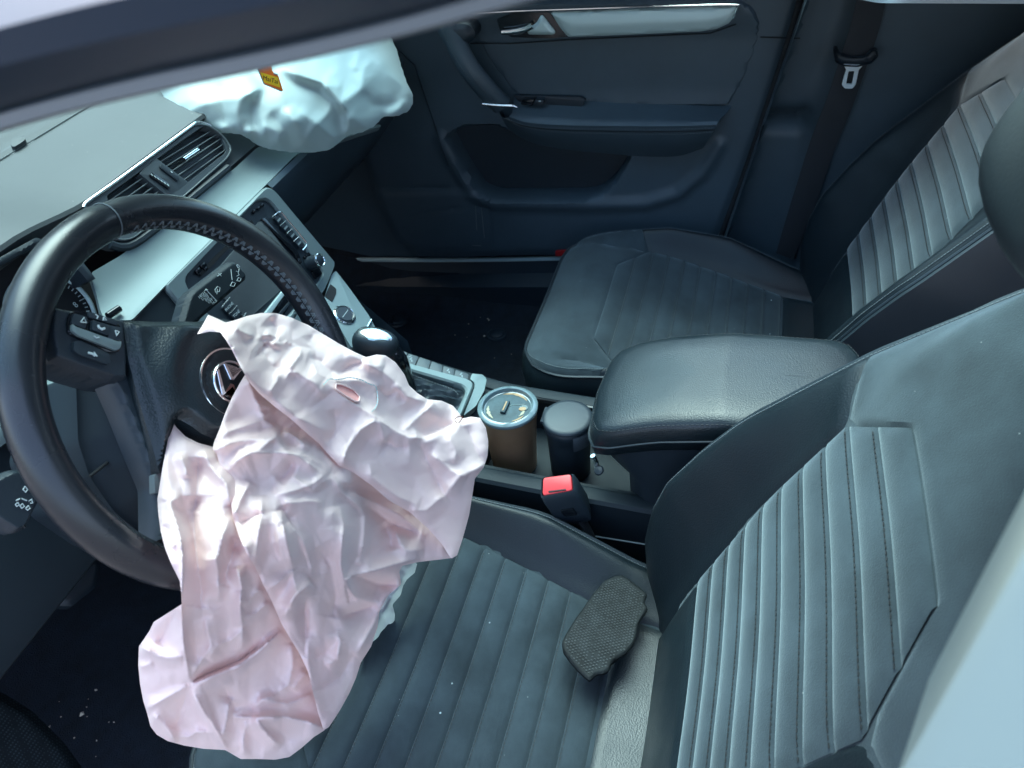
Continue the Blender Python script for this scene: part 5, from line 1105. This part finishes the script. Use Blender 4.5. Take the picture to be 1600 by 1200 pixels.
F4 = [([(640, 882), (620, 920), (600, 950), (580, 1000)], .010, 6, 7), ([(613, 945), (600, 975), (590, 995)], -.006, 4, 5), ([(630, 910), (610, 930)], .006, 4, 4)]
SC = lambda L, k: [(P, a * k, wl, wr) for P, a, wl, wr in L]
F1, F2, F3 = SC(F1, 1.5), SC(F2, 1.5), SC(F3, 1.4)
V1 = cloth(L1, c1, F1, cr=((62, .0036, 11), (27, .0009, 12)), roll=(.005, 5), step=2.9, grain=((38, .0018), (-20, .0008)))
V2 = cloth(L2, c2, F2, cr=((66, .0032, 21), (28, .0009, 22)), roll=(.005, 5), step=2.9, grain=((72, .0018), (130, .0009)))
V3_ = cloth(L3, c3, F3, cr=((64, .0030, 31), (26, .0009, 32)), roll=(.005, 5), step=2.9, grain=((80, .0018), (150, .0009)))
join('bag_cloth', [V1, V2, V3_], 'pink', bag)
V4 = cloth(L4, c4, F4, cr=((20, .004, 41), (9, .0015, 42)), roll=(.006, 5)); join('bag_lining', [V4], 'clearcloth', bag)
# vent opening with frayed stitching on the upper lobe
def on1(P, dz=.003): return deep(P, rbf(c1, np.asarray(P, float)) - folds(np.asarray(P, float), F1) - dz)
hole = rnd([(525, 600), (534, 601), (552, 609), (562, 620), (561, 627), (555, 627), (538, 617), (524, 607)], 2)
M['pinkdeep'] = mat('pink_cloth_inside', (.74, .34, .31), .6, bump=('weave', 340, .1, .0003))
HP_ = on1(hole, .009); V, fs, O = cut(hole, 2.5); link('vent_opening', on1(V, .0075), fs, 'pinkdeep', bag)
tube('vent_hem', np.vstack([HP_, HP_[:1]]), .0009, 'pink', bag, 6)
th = [z2(q) for q in ((105, 400), (140, 370), (200, 372), (260, 360), (330, 372), (390, 400), (430, 420), (440, 500), (425, 550), (400, 575))]
tq = on1(spl(np.array(th), 60), .009); stitches('vent_stitching', tq, nrm(CAM - tq[0]), 'white', bag, .004, .0032, .0006)
th = [z2(q) for q in ((920, 620), (945, 604), (970, 606), (958, 630), (940, 645), (925, 630))]; tube('frayed_thread', on1(spl(np.array(th), 24), .012), .0006, 'ink', bag, 5)

wbag = thing('airbag', 'crumpled white deflated passenger airbag on the dashboard corner', 'airbag', (.3, .7, .65))
W1 = [(235, 118), (252, 148), (262, 166), (280, 183), (300, 196), (322, 206), (345, 210), (375, 211), (388, 219), (402, 229), (425, 236), (455, 240), (490, 240), (515, 236), (535, 222), (540, 215), (565, 209), (585, 200), (600, 184), (622, 183), (640, 175), (648, 162), (646, 145), (636, 125), (628, 100), (622, 78), (612, 55), (600, 20), (560, 10), (420, 40), (300, 90)]
cw_ = [(252, 148, 1.20), (300, 196, 1.17), (350, 210, 1.18), (390, 220, 1.20), (460, 240, 1.24), (520, 234, 1.29), (560, 210, 1.34), (600, 185, 1.38), (648, 160, 1.44), (612, 55, 1.50), (560, 20, 1.45), (420, 60, 1.27), (300, 100, 1.22), (440, 150, 1.21), (380, 160, 1.195), (520, 150, 1.29), (460, 190, 1.20), (580, 120, 1.37), (330, 160, 1.18)]
zb_ = lambda q: (240 + q[0] / 3.81, 50 + q[1] / 3.81)
FW_ = 1.0
FW = [([zb_(q) for q in ((180, 500), (260, 440), (400, 400), (560, 390))], .008, 6, 12), ([zb_(q) for q in ((110, 450), (200, 410), (330, 390))], .006, 6, 10), ([zb_(q) for q in ((380, 290), (410, 420), (430, 560))], -.006, 14, 12),
      ([zb_(q) for q in ((640, 320), (560, 390), (540, 480), (570, 580), (600, 640))], .022, 5, 22), ([zb_(q) for q in ((560, 380), (535, 480), (560, 590))], -.016, 10, 4), ([zb_(q) for q in ((740, 210), (860, 260), (1010, 310), (1080, 390), (1150, 480), (1160, 560), (1130, 640))], .024, 24, 5),
      ([zb_(q) for q in ((860, 700), (960, 560), (1040, 480), (1060, 400))], .010, 7, 10), ([zb_(q) for q in ((860, 470), (980, 550), (1110, 660))], .009, 8, 9), ([zb_(q) for q in ((800, 450), (850, 540), (870, 640))], .008, 8, 8), ([zb_(q) for q in ((700, 480), (760, 560), (800, 590), (820, 690))], -.008, 8, 10), ([zb_(q) for q in ((640, 660), (660, 560), (740, 600), (760, 690))], .010, 9, 10),
      ([zb_(q) for q in ((1010, 310), (1120, 330))], .007, 6, 9), ([zb_(q) for q in ((1100, 440), (1180, 380), (1240, 340), (1250, 230), (1310, 130))], .012, 9, 12), ([zb_(q) for q in ((1190, 230), (1230, 120))], .007, 6, 7), ([zb_(q) for q in ((1240, 340), (1300, 430), (1390, 440), (1500, 400))], -.009, 8, 9), ([zb_(q) for q in ((1310, 140), (1400, 250), (1500, 330), (1530, 420))], .012, 9, 9), ([zb_(q) for q in ((1380, 510), (1460, 460), (1500, 400))], .010, 6, 7), ([zb_(q) for q in ((1160, 490), (1230, 540), (1290, 590))], .007, 7, 9), ([zb_(q) for q in ((430, 560), (400, 600))], .006, 7, 7), ([zb_(q) for q in ((900, 180), (980, 140), (1060, 250))], -.006, 9, 9)]
V5 = cloth(W1, cw_, [(P, a * FW_, wl, wr) for P, a, wl, wr in FW], step=3, cr=((60, .0014, 51), (26, .0004, 52)), roll=(.020, 14)); V_, f_ = np.array(V5[0]), V5[1]; E_ = np.unique(np.sort(np.array([(f[i], f[(i + 1) % len(f)]) for f in f_ for i in range(len(f))]), 1), axis=0); ct = np.bincount(E_.ravel(), minlength=len(V_))[:, None]
for it in range(3):
    a_ = np.zeros_like(V_); np.add.at(a_, E_[:, 0], V_[E_[:, 1]]); np.add.at(a_, E_[:, 1], V_[E_[:, 0]]); V_ = V_ * .45 + a_ / ct * .55
join('bag_cloth', [(V_, f_)], 'white', wbag)
